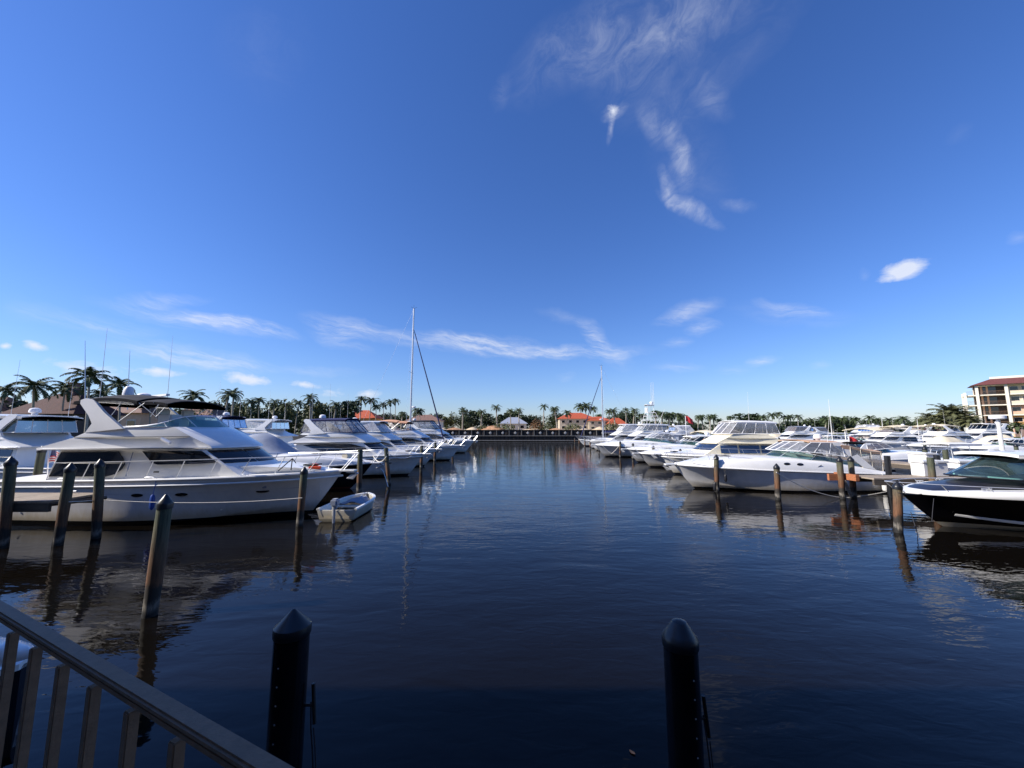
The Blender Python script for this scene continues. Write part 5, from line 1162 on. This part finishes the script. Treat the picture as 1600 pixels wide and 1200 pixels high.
# black sleeved pilings in the foreground
def sleeve(base_px, top_px, Y, r, label, bell):
    tp = AT(top_px[0], top_px[1], Y); t = thing('sleeved_piling', label, 'piling', (tp.x, Y, 0), 0, 'black sleeved pilings in the foreground')
    zt = tp.z; m = MB(); m.lathe([(r, -1.5), (r, zt*.35), (r*1.005, zt*.7), (r, zt-.15)], (0, 0, 0), 32); m.build('sleeve', M['sleeve'], t)
    c = MB(); c.lathe([(r*1.04, zt-.19), (r*1.07, zt-.18), (r*1.08, zt-.14), (r*1.05, zt-.118)]+([(r*.86, zt-.090), (r*.58, zt-.036), (r*.42, zt-.012), (r*.2, zt-.002), (.01, zt)] if bell else [(r*.55, zt-.058), (r*.16, zt-.010), (r*.09, zt-.003), (.006, zt)]), (0, 0, 0), 32); c.build('conical_cap', M['cap'], t, smooth=30)
    for i in range(9):
        m = MB(); a = R(-100 if tp.x < 0 else -72); m.lathe([(.006, -.004), (.006, .003), (.001, .004)], (0, 0, 0), 8)
        mt = Matrix.Translation((r*math.cos(a), r*math.sin(a), zt-.36-i*.125)) @ Vector((math.cos(a), math.sin(a), 0)).to_track_quat('Z', 'Y').to_matrix().to_4x4(); m.v = [tuple(mt @ Vector(v)) for v in m.v]; m.build('rivet', M['alu'], t)
    a = R(15); hx, hy = r*math.cos(a), r*math.sin(a); m = MB(); m.tube([(hx+.05, hy, zt-.55), (hx+.065, hy, zt-.72), (hx+.075, hy, zt-.83)], .014, 8); m.tube([(hx-.02, hy, zt-.70), (hx+.065, hy, zt-.70)], .012, 6); m.build('line_hook', M['black'], t)
    m = MB(); pp = [(hx+.04, hy, zt-.68), (hx+.055, hy-.01, zt-.85), (hx+.07, hy, zt-1.0), (hx+.09, hy+.01, zt-1.25)]; m.tube(pp, .006, 5); m.tube([(a_+.02, b_, c_) for a_, b_, c_ in pp[1:]], .005, 5); m.build('frayed_line', M['drope'], t)
sleeve(None, (459, 951), 3.15, .123, 'black sleeved piling with conical cap, left one of the two in the foreground', False)
sleeve(None, (1061, 968), 3.1, .121, 'black sleeved piling with rounded conical cap, right one of the two in the foreground', True)
def rope(label, pts, r=.014, mat='rope'):
    m = MB(); m.tube(pts, r, 6); tag(m.build('mooring_rope', M[mat]), label, 'rope', 'mooring ropes')
p157 = AT(157, 781, 12.1); p472 = AT(472, 778, 13.0); pc = AT(108, 784, 10.9)
rope('white rope running along the near left yacht from the pier pilings to the bow piling', sag(pc, p157, .01, 6)+sag(p157, p472, .12, 20)[1:], .013)
a_, b_, c_ = AT(1213, 738, 17.6), AT(1320, 778, 18.6), AT(1396, 766, 19.9)
rope('white rope sagging low from the green topped piling to the finger pier on the right', sag(a_, b_, .22, 16)+sag(b_, c_, .04, 10)[1:], .02)
rope('V shaped white bow rope of the long grey hulled cruiser on the right', [AT(942, 697, 46), AT(950, 705, 46), AT(955.5, 709, 46), AT(961, 704, 45.5), AT(969, 695, 44.4)], .03)
rope('white rope loop hanging on the leaning piling at left', sag(AT(583, 712, 24), AT(604, 713, 22.8), .35, 10), .03)
rope('thin rope from the black sport cruiser down into the water', [AT(1459, 779, 12.1), AT(1457, 800, 11.9), AT(1456, 815, 11.8)], .008, 'drope')
rope('dark line tying the sport cruiser to its piling', sag(AT(1403, 770, 11.85), AT(1440, 772, 12.8), .03, 6), .012, 'drope')
rope('slack anchor line under the bow of the near left yacht', [AT(499, 745, 14.9), AT(500, 765, 14.8), AT(501, 776, 14.7)], .010)
rope('dark line from the sport cruiser bow into the water', [AT(1423, 800, 12.4), AT(1430, 822, 12.0), G(1434, 836)], .010, 'drope')
# dock boxes on the right finger pier and walkway
def dockbox(x, y, z, w_, lab, rz=0):
    t = thing('dock_box', lab, 'dock box', (x, y, z), rz, 'white dock boxes'); m = MB(); m.box((0, 0, .30), (w_, .6, .6)); m.build('body', M['wplastic'], t, bevel=.03)
    m = MB(); m.box((0, 0, .66), (w_+.08, .68, .12)); m.build('lid', M['wplastic'], t, bevel=.03)
    m = MB(); m.box((0, -.35, .60), (.12, .02, .08)); m.build('latch', M['steel'], t)
dockbox(19.35, 18.15, 1.08, 1.15, 'white dock box left of the dark piling on the right finger pier'); dockbox(21.0, 18.15, 1.08, 1.15, 'white dock box right of the dark piling on the right finger pier'); dockbox(22.8, 18.15, 1.08, 1.0, 'white dock box farthest right on the finger pier')
dockbox(-19.6, 14.2, 1.2, 1.1, 'white dock box on the left walkway at the frame edge', R(90)); dockbox(25.2, 24, 1.1, 1.1, 'white dock box on the main right walkway', R(90))
# radar post boat mast on the right, pedestal
def post(label, px, py0, py1, Y, r, name='radar_mast'):
    p0, p1 = AT(px, py0, Y), AT(px, py1, Y); t = thing(name, label, 'radar mast', (p0.x, Y, p0.z)); h = p1.z-p0.z
    m = MB(); m.tube([(0, 0, 0), (0, 0, h)], [r*1.3, r], 8); m.build('pole', M['gel'], t); m = MB(); m.lathe([(.3*r/.1, 0), (.42*r/.1, .04), (.42*r/.1, .2), (.3*r/.1, .25), (.01, .26)], (0, 0, h), 14); m.build('radome', M['dome'], t)
    m = MB(); m.box((0, 0, .1), (r*5, r*5, .25)); m.build('foot', M['gel'], t)
post('tall white radar mast with drum shaped radome in front of the apartment block', 1569, 722, 655, 23.5, .085)
# flags and far posts
def flagpole(label, px, pyt, pyb, Y, col):
    p0, p1 = AT(px, pyb, Y), AT(px, pyt, Y); t = thing('flagpole', label, 'flag', (p0.x, Y, p0.z)); m = MB(); m.tube([(0, 0, 0), (0, 0, p1.z-p0.z)], .05, 6); m.build('pole', M['gel'], t); flag(t, (.05, 0, p1.z-p0.z), 1.2, .85, M[col], droop=.5)
flagpole('red flag on a white pole above the right boats', 1073, 650, 690, 60, 'red')
flagpole('small red flag behind the tan canvas top', 1328, 682, 702, 36, 'red')
# masts among the right boats
for px, yt, yb, Y, lb in ((1301, 624, 690, 60, 'tall white whip antenna rising from the right boats'), (1381, 655, 685, 60, 'short white mast left of the red roofed pavilion'), (1437, 655, 690, 70, 'white post among the far right boats')):
    p0, p1 = AT(px, yb, Y), AT(px, yt, Y); m = MB(); m.tube([(0, 0, 0), (0, 0, (p1.z-p0.z)*.4), (0, 0, p1.z-p0.z)], [.07, .05, .02], 6); tag(m.build('antenna_mast', M['wplastic'], loc=p0), lb, 'mast')
for px, yt, yb, Y, lb in ((133, 532, 640, 26, 'tall thin antenna left, above the coconut palms'), (203, 548, 640, 28, 'tall thin antenna right, leaning slightly above the palms')):
    p0, p1 = AT(px-4 if px > 200 else px, yb, Y), AT(px, yt, Y); m = MB(); m.tube([(0, 0, 0), ((p1.x-p0.x)*.5, 0, (p1.z-p0.z)*.5), (p1.x-p0.x, 0, p1.z-p0.z)], [.035, .025, .012], 6); tag(m.build('whip_antenna', M['alu'], loc=p0), lb, 'antenna')
# beige shade canopy over the far right boats
def canopyroof(label, px0, px1, py, Y, col):
    a, c = AT(px0, py, Y), AT(px1, py, Y); t = thing('boat_shed_canopy', label, 'canopy', ((a.x+c.x)/2, Y, 0)); wd = c.x-a.x; m = MB(); P = []
    for i in range(9): P.append([Vector((-wd/2+wd*i/8, v*3, a.z-.55+.35*(1-v*v)+.2*math.sin(i/8*PI))) for v in [-1+j/3 for j in range(7)]])
    m.slab(P, .08); m.build('canvas_roof', M[col], t)
    for x in (-wd/2+.3, wd/2-.3):
        for y in (-2.8, 2.8): m = MB(); m.tube([(x, y, -1), (x, y, a.z-.55)], .06, 6); m.build('support_pole', M['gel'], t)
canopyroof('long beige boat lift canopy among the far right boats', 1340, 1414, 667, 62, 'c_beige')
canopyroof('small cream boat lift canopy behind the cream trawler yacht', 1090, 1112, 672, 66, 'c_beige')
# dinghy
def openboat(name, label, cat, p, rz, L, B, h, mat, inner, obm=True, tarp=None, rim=.07):
    t = thing(name, label, cat, p, rz); m = MB(); mi = MB(); rg = []; n = 16
    for i in range(n+1):
        u = i/n; b = B/2*(1 if u < .45 else max(.03, 1-((u-.45)/.55)**2.4)**.7); x = L*(u-.04*0); g = h*(1+.18*u**2); k = -.12+.30*max(0, u-.6)**1.5; bo = b*.84
        sec = [(0, k), (bo*.6, k+.03), (bo, k+.10), (b, g), (b-.02, g+.025), (b-.09, g+.02), (bo*.82, .14+k*.4), (0, .13+k*.4)]
        rg.append([Vector((x, y, z)) for y, z in sec]+[Vector((x, -y, z)) for y, z in reversed(sec[1:-1])])
    m.rings(rg, True, True); m.build('hull', mat, t, smooth=30)
    m = MB(); m.box((.06, 0, h*.55), (.10, B*.86, h*.8)); m.build('transom', mat, t, bevel=.02)
    m = MB()
    for sd in (-1, 1):
        rr = []
        for i in range(n+1):
            u = i/n; b = B/2*(1 if u < .45 else max(.03, 1-((u-.45)/.55)**2.4)**.7); g = h*(1+.18*u**2)+.02; wd = rim*(1+1.2*u**6)
            rr.append([Vector((L*u+.0, sd*y, z)) for y, z in ((b+.02, g-.03), (b+.02, g+.025), (b-.02, g+.04), (max(.0, b-wd), g+.03), (max(0, b-wd), g-.03))])
        m.rings(rr, True, True)
    m.build('gunwale', M['gel'], t, smooth=50)
    for x in (.38, .66): 
        m = MB(); m.box((L*x, 0, h*.72), (.28, B*.86, .05)); m.build('bench', inner, t, bevel=.01)
    if obm:
        m = MB(); m.box((-.16, 0, h+.28), (.30, .24, .26)); m.box((-.16, 0, h+.1), (.16, .14, .2)); o_ = m.build('outboard_motor', M['c_grey'], t, bevel=.05)
        m = MB(); m.box((-.2, 0, h*.2), (.12, .07, .9)); m.build('lower_unit', M['grey'], o_, bevel=.02); m = MB(); m.tube([(0, .0, h+.2), (.35, .1, h+.25)], .018, 6); m.build('tiller', M['black'], o_)
    if tarp:
        m = MB(); P = []; qq = random.Random(3)
        for i in range(11): P.append([Vector((L*(.40+.045*i), (B*.40*(1-.05*i))*v, h*.75+.14*(1-v*v)+qq.uniform(-.05, .05))) for v in [-1+j/4 for j in range(9)]])
        m.slab(P, .02); m.build('crumpled_cover', tarp, t, smooth=60)
    return t
pd = G(525, 815); dg = openboat('dinghy', 'small white dinghy with grey outboard and blue crumpled cover afloat by the left bow piling', 'dinghy', (pd.x, pd.y, .06), R(91), 3.1, 1.38, .34, hull_mat((.66, .64, .58), (.3, .3, .28), None, .02), M['cushion'], True, M['c_grey'])
rope('white line hanging from the dinghy transom into the water', [Vector((pd.x-.15, pd.y-.0, .55)), Vector((pd.x-.1, pd.y-.08, .25)), Vector((pd.x+.02, pd.y-.15, -.05))], .016)
pb = G(46, 1036, .95); hd = R(8); Lb = 5.0
openboat('runabout', 'white bow of a small open boat behind the railing at the lower left', 'boat', (pb.x-Lb*math.cos(hd), pb.y-Lb*math.sin(hd), .12), hd, Lb, 1.7, .70, hull_mat((.012, .013, .02), (.02, .02, .03), None, .03), M['c_grey'], False, None, .20)
# floating leaf
p = G(988, 1177); m = MB(); m.slab([[Vector((x*.036, y*.017*(1-x*x), .006+.004*x*x)) for y in (-1, 0, 1)] for x in (-1, -.6, 0, .6, .98)], .001); tag(m.build('fallen_leaf', M['leafo'], loc=(p.x, p.y, .004)), 'single orange leaf floating on the dark water near the bottom edge', 'leaf').rotation_euler = (0, 0, R(130))
# ------------------------------------------------------------------ balcony railing in the lower left corner
def railing():
    dz = .37; a = G(-40, 912+0, H-dz); b = G(470, 1200, H-dz)
    # top rail centre line between two points on its plane
    d = (b-a); d.z = 0; u = d.normalized(); n = Vector((-u.y, u.x, 0)); 
    if n.y < 0: n = -n
    t = thing('balcony_railing', 'dark bronze metal balcony railing with square balusters in the lower left corner', 'railing', (a.x, a.y, 0))
    ang = math.atan2(u.y, u.x); L_ = d.length+1.2
    c = Vector((0, 0, H-dz)); zt = H-dz
    off = -n*.012
    mid = u*(L_/2-.1)+off
    m = MB(); m.box((mid.x, mid.y, zt-.005), (L_, .024, .010), ang); m.build('top_rail', M['rail'], t, bevel=.003)
    m = MB(); m.box((mid.x, mid.y, zt-.016), (L_, .018, .012), ang); m.build('rail_channel', M['rail'], t, bevel=.003)
    m = MB(); m.box((mid.x, mid.y, zt-.97), (L_, .036, .035), ang); m.build('bottom_rail', M['rail'], t, bevel=.003)
    k = 0; s_ = -.03
    while s_ < L_-.1:
        q_ = u*s_+off; m = MB(); m.box((q_.x, q_.y, zt-.495), (.0145, .0145, .925), ang); m.build('baluster', M['rail'], t, bevel=.0015); s_ += .124
railing()

# ------------------------------------------------------------------ unseen waterfront block, added to shade the foreground
def waterfront():
    t = thing('added_shade_building', 'unseen tan building with balconies, added behind the balcony railing to shade it', 'building', (0, 0, 0))
    for (x0, x1, y0, y1, fx) in ((-46, 55, -24, -7, 0), (-30, -8, -6.99, 2.4, 1)):  # rear block darkens window reflections; left wing is shaped to shade railing and pilings
        m = MB(); m.box(((x0+x1)/2, (y0+y1)/2, 5.9), (x1-x0, y1-y0, 9.6)); wl = m.build('wall', M['tanwall'], t)
        for fl in range(3):
            z = 1.5+fl*2.9
            n = int((x1-x0)/5)
            for i in range(n):
                x = x0+(i+.5)*(x1-x0)/n; m = MB(); m.box((x, y1+.02, z+1.4), (3.2, .06, 2.1)); m.build('glass_door', M['dglass'], wl)
            m = MB(); m.box(((x0+x1)/2, y1+(.9 if not fx else .25), z-.05), (x1-x0, 1.8 if not fx else .5, .2)); m.build('balcony_slab', M['tanwall'], t)
    m = MB(); m.box((4, -3.0, 1.62), (100, 7.9, .3)); m.build('boardwalk', M['planky'], t)
M['tanwall'] = simple('tan_wall', (.62, .54, .46), .85, var=.08)
waterfront()

# cleats and deck hardware on the near yacht, power pedestals, extra mooring lines and small hardware
for x in (2.6, 5.6, 8.6, 10.4):
    m = MB(); y = -(hero.hb(x)-.07); z = hero.sh(x)+.075; m.tube([(x-.15, y, z), (x-.07, y, z+.012), (x+.07, y, z+.012), (x+.15, y, z)], .016, 6); m.tube([(x-.05, y, z-.09), (x-.05, y, z)], .014, 5); m.tube([(x+.05, y, z-.09), (x+.05, y, z)], .014, 5); hero.P('cleat', m, M['steel'])
for x0, x1 in ((4.62, 4.64),):
    m = MB(); m.plate([(x0, 1.62), (x1, 1.62), (x1, 2.44), (x0, 2.44)], lambda x, z: 1.76-.20*max(0, z-1.5), .02, -1, .004); 
    hero.P('panel_seam', m, M['c_grey'])
m = MB(); m.plate([(5.55, 1.74), (5.72, 1.74), (5.72, 1.80), (5.55, 1.80)], lambda x, z: 1.76-.20*max(0, z-1.5), .02, -1, .012); hero.P('vent_plate', m, M['black'])
for x in (1.2, 7.6):
    m = MB(); y = hero.hullw(x, .42); m.lathe([(.028, -.02), (.03, .012), (.014, .014), (.012, -.01)], (0, 0, 0), 10); mt = Matrix.Translation((x, -y, .42)) @ Matrix.Rotation(R(90), 4, 'X'); m.v = [tuple(mt @ Vector(v)) for v in m.v]; hero.P('through_hull_fitting', m, M['steel'])
def pedestal(x, y, z, lab):
    t = thing('power_pedestal', lab, 'power pedestal', (x, y, z), 0, 'white power pedestals on the docks'); m = MB(); m.box((0, 0, .45), (.22, .22, .9)); m.build('post', M['wplastic'], t, bevel=.015)
    m = MB(); m.lathe([(.17, .9), (.17, 1.0), (.10, 1.08), (.01, 1.1)], (0, 0, 0), 10); m.build('lamp_cap', M['grey'], t)
    m = MB(); m.box((0, -.12, .55), (.14, .02, .25)); m.build('socket_panel', M['c_grey'], t)
for i, y in enumerate((18.2, 24.8, 31.3)): pedestal(-19.9, y, 1.2, f'white power pedestal on the left walkway, {ordn[i]} from the near end')
for i, y in enumerate((20.3, 30.8, 37.2)): pedestal(25.0, y, 1.1, f'white power pedestal on the right walkway, {ordn[i]} from the near end')
pedestal(23.4, 17.9, 1.08, 'white power pedestal at the root of the right finger pier')
rope('bow line from the black hulled cruiser to its greenish piling', sag((-8.0, 21.6, 1.4), AT(563, 712, 20.3), .12, 8), .014)
rope('bow line of the navy topped yacht to the leaning piling', sag((-6.9, 28, 1.55), AT(606, 708, 22.8), .35, 12), .016)
rope('bow line of the white hardtop yacht to the dark piling', sag((-7.4, 34.8, 1.55), AT(659, 700, 32), .3, 10), .018)
rope('long bow line of the tan canvas cruiser to the brown piling', sag((9.3, 21.7, 1.35), AT(1119, 716, 20.1), .1, 8), .014)
rope('bow line of the cream yacht to its brown piling', sag((11.6, 28.2, 1.45), AT(1063, 708, 30), .12, 8), .016)
rope('dark stern rope hanging under the left finger pier', sag((-14.2, 11.0, 1.0), (-16.5, 11.0, 1.0), .35, 10), .012, 'drope')
